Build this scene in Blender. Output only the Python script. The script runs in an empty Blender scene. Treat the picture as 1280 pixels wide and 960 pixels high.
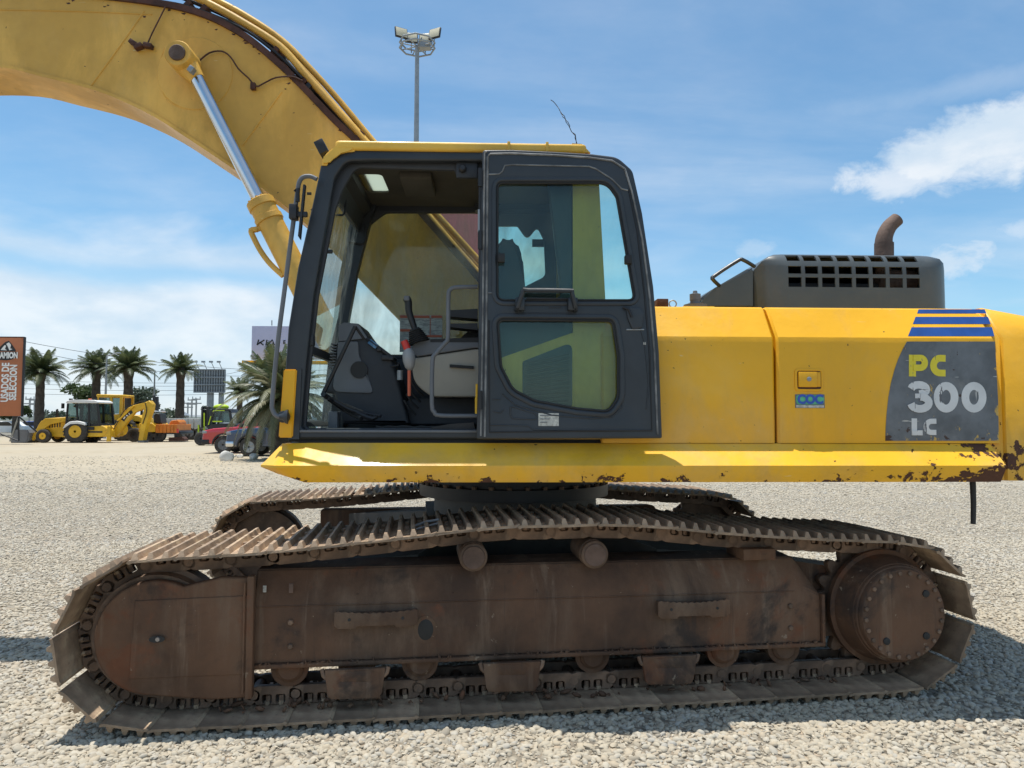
import bpy, bmesh, math, random
from mathutils import Vector, Matrix, noise as mnoise
R = math.radians
sc = bpy.context.scene
COL = sc.collection

# ------------------------------------------------------------------ camera
F_PX = 902.0                       # focal length in pixels of a 1280 px wide picture
CAM_H, YAW, PITCH, ROLL = 1.557, 2.0, 2.92, 0.12
cam_d = bpy.data.cameras.new("camera"); cam = bpy.data.objects.new("camera", cam_d); COL.objects.link(cam)
cam_d.sensor_width = 36.0; cam_d.lens = F_PX / 1280 * 36.0; cam_d.clip_start = .05; cam_d.clip_end = 20000
CAM_M = Matrix.Translation((0, 0, CAM_H)) @ Matrix.Rotation(R(-YAW), 4, 'Z') @ Matrix.Rotation(R(90 + PITCH), 4, 'X') @ Matrix.Rotation(R(ROLL), 4, 'Z')
cam.matrix_world = CAM_M; sc.camera = cam

# ------------------------------------------------------------------ sky, sun, exposure
SUN_EL, SUN_AZ = 80.6, -66.0      # azimuth from +Y (away from the camera) towards +X
sun_dir = Vector((math.sin(R(SUN_AZ)) * math.cos(R(SUN_EL)), math.cos(R(SUN_AZ)) * math.cos(R(SUN_EL)), math.sin(R(SUN_EL))))
sd = bpy.data.lights.new("sun", 'SUN'); sd.energy = 4.0; sd.angle = R(0.53); sd.color = (1.0, .955, .88)
so = bpy.data.objects.new("sun", sd); COL.objects.link(so); so.location = sun_dir * 60
so.rotation_euler = sun_dir.to_track_quat('Z', 'Y').to_euler()
sc.view_settings.view_transform = 'Standard'; sc.view_settings.look = 'None'
sc.view_settings.exposure = 0.44; sc.view_settings.gamma = 1.0; sc.view_settings.use_curve_mapping = False
sc.render.engine = 'CYCLES'; sc.cycles.max_bounces = 8; sc.cycles.transparent_max_bounces = 12
sc.cycles.caustics_reflective = False; sc.cycles.caustics_refractive = False
try: sc.cycles.use_denoising = True
except Exception: pass

class NT:                          # small wrapper for writing node trees
    def __init__(s, tree): s.t = tree; s.n = tree.nodes; s.l = tree.links
    def add(s, typ, **kw):
        n = s.n.new(typ)
        for k, v in kw.items():
            if hasattr(n, k): setattr(n, k, v)
        return n
    def put(s, sock, v):
        if isinstance(v, bpy.types.NodeSocket): s.l.new(v, sock)
        elif v is not None:
            if hasattr(sock, 'default_value') and hasattr(sock.default_value, '__len__'):
                v = tuple(v)
                if len(sock.default_value) == 4 and len(v) == 3: v = v + (1,)
            sock.default_value = v
    def math(s, op, a, b=None, c=None, clamp=False):
        n = s.add('ShaderNodeMath', operation=op, use_clamp=clamp)
        for i, v in enumerate((a, b, c)):
            if v is not None: s.put(n.inputs[i], v)
        return n.outputs[0]
    def vmath(s, op, a, b=None):
        n = s.add('ShaderNodeVectorMath', operation=op); s.put(n.inputs[0], a)
        if b is not None: s.put(n.inputs[1], b)
        return n.outputs[0] if op not in ('LENGTH', 'DOT_PRODUCT', 'DISTANCE') else n.outputs['Value']
    def mix(s, f, a, b, blend='MIX'):
        n = s.add('ShaderNodeMix', data_type='RGBA', blend_type=blend)
        s.put(n.inputs[0], f); s.put(n.inputs[6], a); s.put(n.inputs[7], b); return n.outputs[2]
    def noise(s, vec, scale, detail=4, rough=.55, dist=0):
        n = s.add('ShaderNodeTexNoise'); s.put(n.inputs['Vector'], vec)
        n.inputs['Scale'].default_value = scale; n.inputs['Detail'].default_value = detail
        n.inputs['Roughness'].default_value = rough; n.inputs['Distortion'].default_value = dist
        return n.outputs['Fac']
    def ramp(s, v, lo, hi, a=0., b=1.):
        n = s.add('ShaderNodeMapRange', interpolation_type='SMOOTHSTEP')
        s.put(n.inputs[0], v); n.inputs[1].default_value = lo; n.inputs[2].default_value = hi
        n.inputs[3].default_value = a; n.inputs[4].default_value = b; return n.outputs[0]
    def scale(s, vec, v):
        return s.vmath('MULTIPLY', vec, v)

world = bpy.data.worlds.new("World"); sc.world = world; world.use_nodes = True
w = NT(world.node_tree); w.n.clear()
sky = w.add('ShaderNodeTexSky', sky_type='NISHITA'); sky.sun_disc = False
sky.sun_elevation = R(SUN_EL); sky.sun_rotation = R(SUN_AZ); sky.air_density = 1.0; sky.dust_density = 0.6; sky.ozone_density = 1.6
tc = w.add('ShaderNodeTexCoord'); dirv = tc.outputs['Generated']
sep = w.add('ShaderNodeSeparateXYZ'); w.put(sep.inputs[0], dirv)
dx, dy, dz = sep.outputs
az = w.math('ARCTAN2', dx, dy); el = w.math('ARCSINE', dz)
zc = w.math('ADD', w.math('MAXIMUM', dz, 0.0), 0.12)
cmb = w.add('ShaderNodeCombineXYZ'); w.put(cmb.inputs[0], w.math('DIVIDE', dx, zc)); w.put(cmb.inputs[1], w.math('DIVIDE', dy, zc))
pv = cmb.outputs[0]
wisp = w.noise(w.scale(pv, (.55, 1.2, 1)), 1.1, 7, .58, .35)
veil = w.noise(w.scale(pv, (.35, .8, 1)), .55, 4, .5)
cover = w.ramp(w.math('ADD', w.math('MULTIPLY', wisp, .55), w.math('MULTIPLY', veil, .5)), .44, .70, .04, .46)
azc = w.add('ShaderNodeCombineXYZ'); w.put(azc.inputs[0], az); w.put(azc.inputs[1], w.math('MULTIPLY', el, 3.2))
band_n = w.noise(azc.outputs[0], 2.2, 6, .55, .5)
def blob(px, py, wx, wy, soft=.35, scale=22, tilt=0., amp=.9):      # a cumulus at the direction seen through picture point px, py
    d = (CAM_M.to_3x3() @ Vector(((px - 640) / F_PX, (480 - py) / F_PX, -1))).normalized()
    a0, e0 = math.atan2(d.x, d.y), math.asin(d.z)
    u = w.math('SUBTRACT', az, a0); v = w.math('SUBTRACT', el, e0)
    v2 = w.math('SUBTRACT', v, w.math('MULTIPLY', u, tilt))
    q = w.math('SQRT', w.math('ADD', w.math('POWER', w.math('DIVIDE', u, wx), 2.), w.math('POWER', w.math('DIVIDE', v2, wy), 2.)))
    n1 = w.noise(w.scale(dirv, (1, 1, 1.5)), scale, 7, .62, .25)
    s = w.math('ADD', q, w.math('MULTIPLY', w.math('SUBTRACT', n1, .5), -3.4))
    return w.ramp(s, 1.0 - soft, 1.0 + soft, amp, 0)
lowband = w.math('MULTIPLY', w.ramp(w.math('ADD', el, w.math('MULTIPLY', w.math('SUBTRACT', band_n, .5), -.22)), .19, .285, 1, 0),
                 w.ramp(az, -.25, .45, .85, .18))
gap = w.ramp(w.math('ABSOLUTE', w.math('SUBTRACT', w.math('ADD', el, w.math('MULTIPLY', w.math('SUBTRACT', band_n, .5), -.1)), .185)), .0, .03, .35, 1.)
lowband = w.math('MULTIPLY', lowband, gap)
horizon = w.ramp(el, -.02, .16, .72, 0)
cl = w.math('MAXIMUM', w.math('MAXIMUM', cover, lowband), horizon)
for b in (blob(1240, 172, .075, .038, .55, 11, .12, .95), blob(1160, 200, .055, .028, .6, 13, .15, .9), blob(1130, 215, .065, .022, .6, 18, .1, .75), blob(1185, 328, .05, .018, .6, 18, 0, .75), blob(943, 312, .02, .012, .7, 25, 0, .4),
          blob(1190, 112, .16, .014, 1.0, 8, 0, .22), blob(1275, 285, .03, .012, .8, 18, 0, .5)):
    cl = w.math('MAXIMUM', cl, b)
shade = w.noise(w.scale(dirv, (1, 1, 2.2)), 9, 5, .55)
ccol = w.mix(w.ramp(shade, .35, .7), (.50, .59, .68), (.68, .71, .74))
bg1 = w.add('ShaderNodeBackground'); w.put(bg1.inputs[0], w.mix(1.0, sky.outputs[0], (.68, 1.0, 1.08), 'MULTIPLY')); bg1.inputs[1].default_value = .108
bg2 = w.add('ShaderNodeBackground'); w.put(bg2.inputs[0], ccol); bg2.inputs[1].default_value = 1.0
mx = w.add('ShaderNodeMixShader'); w.put(mx.inputs[0], cl); w.put(mx.inputs[1], bg1.outputs[0]); w.put(mx.inputs[2], bg2.outputs[0])
wo = w.add('ShaderNodeOutputWorld'); w.put(wo.inputs[0], mx.outputs[0])

# ------------------------------------------------------------------ geometry helpers
def ray(px, py):
    return (CAM_M.to_3x3() @ Vector(((px - 640) / F_PX, (480 - py) / F_PX, -1))).normalized()
def W(px, py, Y):                  # the point of the real plane y = Y that the photograph shows at px, py -> (x, z)
    d = ray(px, py); t = Y / d.y
    return (d.x * t, CAM_H + d.z * t)
def W3(px, py, Y):
    x, z = W(px, py, Y); return Vector((x, Y, z))
def on_plane(px, py, p0, nrm):
    d = ray(px, py); o = Vector((0, 0, CAM_H)); t = (Vector(p0) - o).dot(nrm) / d.dot(nrm); return o + d * t

TRK_YAW = 5.4
TM = Matrix.Translation((.345, 3.851, 0)) @ Matrix.Rotation(R(TRK_YAW), 4, 'Z')    # crawler frame: x along the track, y inwards, z up
TMI = TM.inverted()
def T(px, py, n):                  # point of the crawler frame's plane y = n seen at px, py -> (s, z)
    o = TMI @ Vector((0, 0, CAM_H)); d = TMI.to_3x3() @ ray(px, py); t = (n - o.y) / d.y
    p = o + d * t; return (p.x, p.z)

def new_bm(): return bmesh.new()
def obj(name, bm, mat, parent=None, M=None, smooth=0):
    if isinstance(bm, bpy.types.Mesh): me = bm
    else:
        me = bpy.data.meshes.new(name)
        bmesh.ops.recalc_face_normals(bm, faces=bm.faces); bm.to_mesh(me); bm.free()
        if smooth:
            me.polygons.foreach_set('use_smooth', [True] * len(me.polygons))
            try: me.set_sharp_from_angle(angle=R(smooth))
            except Exception: pass
    if mat is not None and len(me.materials) == 0: me.materials.append(mat)
    o = bpy.data.objects.new(name, me); COL.objects.link(o)
    if parent is not None:
        o.parent = parent
        if parent.get('_shift'): o.matrix_parent_inverse = Matrix.Translation(-parent.location)
    if M is not None: o.matrix_basis = M
    return o
def thing(name, label, cat, loc=(0, 0, 0), group=None, shift=False, rz=0):
    o = bpy.data.objects.new(name, None); COL.objects.link(o); o.location = loc; o.rotation_euler = (0, 0, rz); o.empty_display_size = .2
    o['label'] = label; o['category'] = cat
    if group: o['group'] = group
    if shift: o['_shift'] = 1      # its parts are written in world coordinates
    return o
def tag(o, label, cat, group=None):
    o['label'] = label; o['category'] = cat
    if group: o['group'] = group
    return o
def dup(root, loc, rz=None, label=None):
    r = root.copy(); COL.objects.link(r); r.location = loc
    if rz is not None: r.rotation_euler = (0, 0, rz)
    if label: r['label'] = label
    for ch in list(root.children):
        c = ch.copy(); COL.objects.link(c); c.parent = r
        for g in ch.children:
            d = g.copy(); COL.objects.link(d); d.parent = c
    return r

def box(bm, x0, x1, y0, y1, z0, z1, bev=0, M=None):
    vs = [bm.verts.new((x, y, z)) for x in (x0, x1) for y in (y0, y1) for z in (z0, z1)]
    fs = [bm.faces.new([vs[i] for i in f]) for f in ((0, 1, 3, 2), (4, 6, 7, 5), (0, 4, 5, 1), (2, 3, 7, 6), (0, 2, 6, 4), (1, 5, 7, 3))]
    if bev: 
        r = bmesh.ops.bevel(bm, geom=list({e for f in fs for e in f.edges}), offset=bev, segments=2, affect='EDGES', profile=.5)
        vs = list({v for f in r['faces'] for v in f.verts} | {v for v in vs if v.is_valid})
    if M is not None: bmesh.ops.transform(bm, matrix=M, verts=[v for v in vs if v.is_valid])
    return bm
def prism(bm, poly, y0, y1, M=None):   # polygon in x-z pushed from y0 to y1
    a = [bm.verts.new((p[0], y0, p[1])) for p in poly]; b = [bm.verts.new((p[0], y1, p[1])) for p in poly]
    bm.faces.new(a); bm.faces.new(b[::-1]); n = len(a)
    for i in range(n): bm.faces.new((a[i], b[i], b[(i + 1) % n], a[(i + 1) % n]))
    if M is not None: bmesh.ops.transform(bm, matrix=M, verts=a + b)
    return bm
def tube(bm, pts, r, seg=8, caps=True, smooth_path=0, taper=None):
    pts = [Vector(p) for p in pts]
    if smooth_path:
        out = []
        P = [pts[0] * 2 - pts[1]] + pts + [pts[-1] * 2 - pts[-2]]
        for i in range(1, len(P) - 2):
            for k in range(smooth_path):
                t = k / smooth_path; a, b, c, d = P[i - 1:i + 3]
                out.append(.5 * ((2 * b) + (c - a) * t + (2 * a - 5 * b + 4 * c - d) * t * t + (3 * b - a - 3 * c + d) * t ** 3))
        pts = out + [pts[-1]]
    n = len(pts); rings = []; up = None
    for i, p in enumerate(pts):
        d = (pts[min(i + 1, n - 1)] - pts[max(i - 1, 0)]).normalized()
        if up is None:
            up = d.orthogonal().normalized()
        else:
            up = (up - d * up.dot(d)); up = up.normalized() if up.length > 1e-6 else d.orthogonal().normalized()
        side = d.cross(up); rr = r if taper is None else taper[0] + (taper[1] - taper[0]) * i / (n - 1)
        rings.append([bm.verts.new(p + (up * math.cos(2 * math.pi * k / seg) + side * math.sin(2 * math.pi * k / seg)) * rr) for k in range(seg)])
    for i in range(n - 1):
        for k in range(seg): bm.faces.new((rings[i][k], rings[i][(k + 1) % seg], rings[i + 1][(k + 1) % seg], rings[i + 1][k]))
    if caps: bm.faces.new(rings[0][::-1]); bm.faces.new(rings[-1])
    return bm
def lathe(bm, o, axis, prof, seg=24):   # prof: (distance along the axis, radius)
    o = Vector(o); ax = Vector(axis).normalized(); u = ax.orthogonal().normalized(); v = ax.cross(u); rings = []
    for h, r in prof:
        rings.append([bm.verts.new(o + ax * h + (u * math.cos(2 * math.pi * k / seg) + v * math.sin(2 * math.pi * k / seg)) * max(r, 1e-4)) for k in range(seg)])
    for i in range(len(rings) - 1):
        for k in range(seg): bm.faces.new((rings[i][k], rings[i][(k + 1) % seg], rings[i + 1][(k + 1) % seg], rings[i + 1][k]))
    bm.faces.new(rings[0][::-1]); bm.faces.new(rings[-1]); return bm
def fillet(pts, r=0.02, seg=5):
    out = []; n = len(pts)
    for i, p in enumerate(pts):
        rad = p[2] if len(p) > 2 else r
        P = Vector(p[:2]); A = Vector(pts[i - 1][:2]); B = Vector(pts[(i + 1) % n][:2])
        da, db = (A - P), (B - P); la, lb = da.length, db.length
        if rad <= 0 or la < 1e-6 or lb < 1e-6: out.append(tuple(P)); continue
        ang = da.angle(db)
        if ang > math.pi - .02: out.append(tuple(P)); continue
        t = min(rad / math.tan(ang / 2), la * .49, lb * .49)
        a = P + da.normalized() * t; b = P + db.normalized() * t
        for k in range(seg + 1):
            s = k / seg; out.append(tuple((1 - s) ** 2 * a + 2 * s * (1 - s) * P + s * s * b))
    return out
def slab(outline, holes=(), thick=.02, bevel=0, bseg=2):   # flat sheet with holes in x-y, thickness along z, rounded edges
    cu = bpy.data.curves.new('c', 'CURVE'); cu.dimensions = '2D'; cu.fill_mode = 'BOTH'; cu.extrude = max(thick / 2 - bevel, 1e-4); cu.bevel_depth = bevel; cu.bevel_resolution = bseg
    for ring in [outline] + list(holes):
        sp = cu.splines.new('POLY'); sp.points.add(len(ring) - 1)
        for q, p in zip(sp.points, ring): q.co = (p[0], p[1], 0, 1)
        sp.use_cyclic_u = True
    if bevel: cu.offset = -bevel
    o = bpy.data.objects.new('c', cu); me = o.to_mesh(); bm = new_bm(); bm.from_mesh(me); o.to_mesh_clear()
    bpy.data.objects.remove(o); bpy.data.curves.remove(cu)
    bmesh.ops.remove_doubles(bm, verts=bm.verts, dist=1e-5)
    return bm
def merge(dst, src, M=None):
    if M is not None: bmesh.ops.transform(src, matrix=M, verts=src.verts)
    me = bpy.data.meshes.new('t'); src.to_mesh(me); src.free(); dst.from_mesh(me); bpy.data.meshes.remove(me); return dst
XZ = Matrix(((1, 0, 0, 0), (0, 0, -1, 0), (0, 1, 0, 0), (0, 0, 0, 1)))      # lays x-y on x-z, its front towards the camera
def wall(outline, holes, Y, thick, bevel=0):      # a slab standing in the plane y = Y (its front face), thickness going away
    bm = slab(outline, holes, thick, bevel); bmesh.ops.transform(bm, matrix=Matrix.Translation((0, Y + thick / 2, 0)) @ XZ, verts=bm.verts); return bm
def pw(pts, Y):                    # photograph points (px, py[, radius in px]) -> plane coordinates
    s = Y / F_PX
    return [(*W(p[0], p[1], Y), (p[2] * s if len(p) > 2 else 0)) for p in pts]
def text_mesh(s, size, extrude=.002, bold=0., align='CENTER', spacing=1.0):
    cu = bpy.data.curves.new('t', 'FONT'); cu.body = s; cu.size = size; cu.extrude = extrude; cu.offset = bold; cu.align_x = align; cu.align_y = 'CENTER'; cu.space_character = spacing; cu.resolution_u = 3
    o = bpy.data.objects.new('t', cu); me = o.to_mesh(); bm = new_bm(); bm.from_mesh(me); o.to_mesh_clear(); bpy.data.objects.remove(o); bpy.data.curves.remove(cu); return bm
def ribbon(bm, pts, wd, thick=.002, closed=False):     # flat stroke in x-y
    n = len(pts); P = [Vector(p) for p in pts]; L = []; Rr = []
    for i in range(n):
        if closed: d = P[(i + 1) % n] - P[i - 1]
        else: d = P[min(i + 1, n - 1)] - P[max(i - 1, 0)]
        d.normalize(); nn = Vector((-d.y, d.x)) * wd / 2
        if 0 < i < n - 1 or closed:
            e1 = (P[i] - P[i - 1]).normalized(); c = max(.5, e1.dot(d)); nn /= c
        L.append(P[i] + nn); Rr.append(P[i] - nn)
    a = [bm.verts.new((p.x, p.y, thick)) for p in L]; b = [bm.verts.new((p.x, p.y, thick)) for p in Rr]
    for i in range(n if closed else n - 1):
        j = (i + 1) % n; bm.faces.new((a[i], b[i], b[j], a[j]))
    return bm
def arc(cx, cy, rx, ry, a0, a1, n=14):
    return [(cx + rx * math.cos(R(a0 + (a1 - a0) * i / n)), cy + ry * math.sin(R(a0 + (a1 - a0) * i / n))) for i in range(n + 1)]

# ------------------------------------------------------------------ materials
def mk(name, base, rough=.5, metal=0., var=.12, vscale=2.5, layers=(), bump=None, coat=0., emit=None, coords='Object', spec=.5, rvar=.1, orand=0.):
    m = bpy.data.materials.new(name); m.use_nodes = True; t = NT(m.node_tree); t.n.clear()
    out = t.add('ShaderNodeOutputMaterial'); b = t.add('ShaderNodeBsdfPrincipled'); t.put(out.inputs[0], b.outputs[0])
    co = t.add('ShaderNodeTexCoord').outputs[coords]
    dark = tuple(c * (1 - var) for c in base); lite = tuple(min(1, c * (1 + var)) for c in base)
    nz = t.noise(co, vscale, 5, .6)
    col = t.mix(t.ramp(nz, .3, .7), dark, lite); ro = t.math('ADD', rough - rvar / 2, t.math('MULTIPLY', nz, rvar)); me = metal
    hgt = None
    for L in layers:               # worn or stained patches: their own colour where a noise passes a threshold
        c, s, lo, hi = L['col'], L['scale'], L['lo'], L['hi']
        v = co if 'stretch' not in L else t.scale(co, L['stretch'])
        nn = t.noise(v, s, L.get('detail', 6), L.get('nr', .65), L.get('dist', .3))
        for axis, v0, v1, amt in L.get('grad', ()):
            sp = t.add('ShaderNodeSeparateXYZ'); t.put(sp.inputs[0], co)
            nn = t.math('ADD', nn, t.ramp(sp.outputs['XYZ'.index(axis)], v0, v1, 0, amt))
        f = t.ramp(nn, lo, hi, 0, L.get('amt', 1.))
        cc = t.mix(t.noise(co, s * 5, 3), tuple(x * .6 for x in c), tuple(min(1, x * 1.35) for x in c))
        col = t.mix(f, col, cc)
        if 'rough' in L: ro = t.math('ADD', t.math('MULTIPLY', ro, t.math('SUBTRACT', 1., f)), t.math('MULTIPLY', f, L['rough']))
        if L.get('dig'): hgt = t.math('MULTIPLY', f, L['dig']) if hgt is None else t.math('ADD', hgt, t.math('MULTIPLY', f, L['dig']))
    if orand:
        k_ = t.ramp(t.add('ShaderNodeObjectInfo').outputs['Random'], 0, 1, 1 - orand, 1 + orand); cb = t.add('ShaderNodeCombineXYZ')
        for q_ in range(3): t.put(cb.inputs[q_], k_)
        col = t.mix(1., col, cb.outputs[0], 'MULTIPLY')
    t.put(b.inputs['Base Color'], col); t.put(b.inputs['Roughness'], ro); t.put(b.inputs['Metallic'], me)
    b.inputs['Specular IOR Level'].default_value = spec
    if coat: b.inputs['Coat Weight'].default_value = coat; b.inputs['Coat Roughness'].default_value = .12
    if bump or hgt is not None:
        bs, bst, bd = bump or (30, .0, .001)
        h = t.math('MULTIPLY', t.noise(co, bs, 5, .6), bst)
        if hgt is not None: h = t.math('ADD', h, hgt)
        bn = t.add('ShaderNodeBump'); t.put(bn.inputs['Height'], h); bn.inputs['Distance'].default_value = bd; bn.inputs['Strength'].default_value = 1
        t.put(b.inputs['Normal'], bn.outputs[0])
    return m
RUST = (.085, .034, .018)
def yellow(name, chip=.72, base=(.78, .44, .014), grad=(), soot=.66, rough=.42, coat=.12, sootamt=.35, rs=8, dust=.4):
    return mk(name, base, rough, 0, .07, 1.3, layers=(
        dict(col=(.36, .20, .03), scale=2.2, lo=soot - .14, hi=soot + .12, amt=sootamt, stretch=(1, 1, .45), rough=.6),
        dict(col=(.86, .50, .12), scale=1.1, lo=.5, hi=.75, amt=.35), dict(col=(.62, .33, .05), scale=5, lo=.56, hi=.72, amt=.35, stretch=(1, 1, .16), rough=.65), dict(col=(.92, .74, .42), scale=16, lo=.725, hi=.735, amt=.5, stretch=(.22, 1, 2.2), detail=3),
        dict(col=(.52, .37, .18), scale=2.6, lo=.52, hi=.82, amt=dust, stretch=(1, 1, .5), rough=.75, grad=(('Z', 1.8, 1.45, .12),)),
        dict(col=RUST, scale=rs, lo=chip, hi=chip + .02, rough=.8, grad=grad, dig=-.8),
        dict(col=(.05, .028, .02), scale=34, lo=.745, hi=.76, rough=.8, detail=2)), bump=(2.2, 1.0, .010), coat=coat, rvar=.25, spec=.35)
M = {}
M['boom'] = yellow('boom_yellow', .715, (.84, .49, .095), soot=.48, rough=.42, coat=.1, sootamt=.5)
M['panel'] = yellow('panel_yellow', .79, (.82, .415, .010), grad=(('Z', 1.62, 1.44, .045), ('X', 2.4, 3.1, .045)), sootamt=.16)
M['skirt'] = yellow('skirt_yellow', .72, (.86, .46, .018), grad=(('Z', 1.335, 1.215, .17), ('X', 2.1, 2.9, .235)), rs=11)
M['roofy'] = yellow('roof_yellow', .8, (.84, .50, .07), soot=.55)
M['weight'] = yellow('counterweight_yellow', .735, (.80, .40, .012), grad=(('Z', 1.62, 1.36, .20),), rs=17)
M['yplain'] = mk('machine_yellow', (.70, .41, .02), .5, var=.15, vscale=1.2, layers=(dict(col=(.2, .1, .03), scale=2.5, lo=.6, hi=.75, amt=.7),))
M['oplain'] = mk('machine_orange', (.62, .19, .02), .5, var=.2, vscale=1.2, layers=(dict(col=(.15, .06, .03), scale=2.5, lo=.6, hi=.75, amt=.7),))
M['rustedge'] = mk('rust_edge', (.075, .032, .022), .85, var=.4, vscale=8, bump=(25, 1, .004))
M['iron'] = mk('dirty_iron', (.100, .050, .026), .78, .0, .45, 1.6, layers=(
    dict(col=(.19, .125, .08), scale=2.3, lo=.46, hi=.70, amt=.7, stretch=(1, 1, .35)),
    dict(col=(.17, .052, .018), scale=3.5, lo=.57, hi=.70, amt=.6), dict(col=(.26, .19, .13), scale=6, lo=.55, hi=.75, amt=.5, stretch=(1.6, 1, .12)), dict(col=(.03, .022, .018), scale=8, lo=.60, hi=.72, amt=.6, stretch=(1.5, 1, .1)),
    dict(col=(.028, .02, .016), scale=2.6, lo=.54, hi=.70, amt=.85),
    dict(col=(.30, .23, .16), scale=15, lo=.66, hi=.70, amt=.7)), bump=(22, 1, .004))
M['shoe'] = mk('worn_track_steel', (.30, .212, .14), .70, .05, .35, 6, orand=.22, layers=(
    dict(col=(.44, .34, .22), scale=9, lo=.5, hi=.68, amt=.75, rough=.9),
    dict(col=(.07, .05, .038), scale=6, lo=.56, hi=.7, amt=.8),
    dict(col=(.13, .045, .02), scale=11, lo=.64, hi=.72, amt=.5)), bump=(40, 1, .003))
M['link'] = mk('chain_steel', (.15, .095, .062), .66, .08, .35, 9, orand=.25, layers=(dict(col=(.25, .19, .13), scale=12, lo=.56, hi=.72, amt=.5),), bump=(35, 1, .003))
M['bright'] = mk('polished_wear_steel', (.32, .30, .29), .38, .7, .2, 9)
M['dark'] = mk('cab_dark_paint', (.026, .031, .037), .42, 0, .25, 2, layers=(
    dict(col=(.12, .12, .12), scale=5, lo=.62, hi=.8, amt=.30, stretch=(1, 1, .6), rough=.75),
    dict(col=(.17, .16, .15), scale=22, lo=.73, hi=.76, amt=.5, detail=3)), bump=(14, .4, .003), rvar=.25)
M['darkin'] = mk('dark_interior_plastic', (.032, .035, .041), .6, 0, .2, 3, layers=(dict(col=(.09, .085, .075), scale=7, lo=.58, hi=.8, amt=.35),), bump=(120, .6, .0008))
M['greyin'] = mk('grey_interior_plastic', (.14, .147, .158), .6, 0, .12, 3, layers=(dict(col=(.17, .16, .14), scale=6, lo=.58, hi=.8, amt=.4),), bump=(150, .6, .0008))
M['beige'] = mk('beige_console_plastic', (.36, .325, .26), .6, 0, .1, 3, layers=(dict(col=(.16, .14, .11), scale=6, lo=.58, hi=.8, amt=.4),), bump=(150, .6, .0008))
M['ceil'] = mk('ceiling_lining', (.075, .068, .055), .9, 0, .15, 4)
M['hood'] = mk('hood_grey_paint', (.070, .082, .085), .42, 0, .15, 2, layers=(
    dict(col=(.17, .165, .145), scale=3.5, lo=.55, hi=.85, amt=.35, stretch=(1, 1, .6), rough=.8), dict(col=(.30, .28, .25), scale=20, lo=.74, hi=.77, amt=.5)), bump=(7, .4, .006), rvar=.25, coat=.2)
M['pipe'] = mk('rusted_exhaust', (.13, .085, .065), .8, .1, .3, 8, layers=(dict(col=(.2, .15, .13), scale=9, lo=.5, hi=.7, amt=.6),), bump=(40, 1, .003))
M['rubber'] = mk('black_rubber', (.018, .018, .018), .65, var=.3)
M['tyre'] = mk('dusty_tyre', (.05, .045, .04), .85, var=.3, vscale=4)
M['black'] = mk('black_steel', (.02, .02, .022), .45, .2, var=.3)
M['chrome'] = mk('chrome_rod', (.62, .63, .65), .16, 1., .06, 5)
M['red'] = mk('red_plastic', (.55, .04, .03), .4)
M['orange'] = mk('orange_plastic', (.60, .13, .06), .5)
M['greylever'] = mk('grey_lever_plastic', (.28, .28, .28), .5)
M['white'] = mk('white_paint', (.75, .75, .73), .5, var=.05)
M['blue'] = mk('blue_stripe', (.012, .06, .24), .35, var=.15, vscale=8, layers=(dict(col=(.7, .62, .45), scale=26, lo=.70, hi=.72, detail=3, stretch=(.25, 1, 1)),))
M['decal'] = mk('grey_decal', (.125, .137, .15), .5, var=.25, vscale=7, layers=(
    dict(col=(.26, .26, .25), scale=6, lo=.56, hi=.75, amt=.6), dict(col=(.50, .33, .08), scale=17, lo=.68, hi=.72, stretch=(1, 1, .6), grad=(('Z', 1.62, 1.44, .10), ('X', 2.72, 2.86, .08))),
    dict(col=(.05, .022, .015), scale=9, lo=.66, hi=.69, grad=(('Z', 1.58, 1.44, .1),)),
    dict(col=(.45, .45, .43), scale=14, lo=.70, hi=.715, detail=3, stretch=(2.2, 1, .22)), dict(col=(.42, .42, .40), scale=10, lo=.69, hi=.70, detail=3, stretch=(.3, 1, 1.9))))
def lettering(name, c): return mk(name, c, .45, var=.08, vscale=9, layers=(dict(col=(.11, .11, .12), scale=17, lo=.645, hi=.66, detail=4, stretch=(1.6, 1, .4), grad=(('Z', 1.6, 1.45, .03),)),))
M['lyel'] = lettering('yellow_lettering', (.72, .60, .03)); M['lwht'] = lettering('white_lettering', (.62, .63, .63))
M['green'] = mk('green_sticker', (.10, .42, .22), .4, var=.2, vscale=30); M['stblue'] = mk('blue_sticker_print', (.03, .09, .45), .4); M['stlight'] = mk('pale_sticker', (.45, .55, .65), .4, var=.3, vscale=60)
M['edge'] = mk('scuffed_highlight_edge', (.16, .16, .155), .6, var=.5, vscale=12)  # pale tone for scuffed ribs, with their edge highlights painted in
M['paper'] = mk('worn_paper_label', (.48, .47, .42), .6, var=.3, vscale=40, layers=(dict(col=(.25, .23, .2), scale=50, lo=.52, hi=.62, amt=.6),))
M['concrete'] = mk('concrete', (.42, .41, .38), .85, bump=(20, 1, .01))
M['galv'] = mk('galvanised_steel', (.30, .32, .33), .5, .5, .12, 2)
M['rock'] = mk('white_rock', (.62, .60, .55), .9, var=.2, vscale=2, bump=(4, 1, .05))

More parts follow.
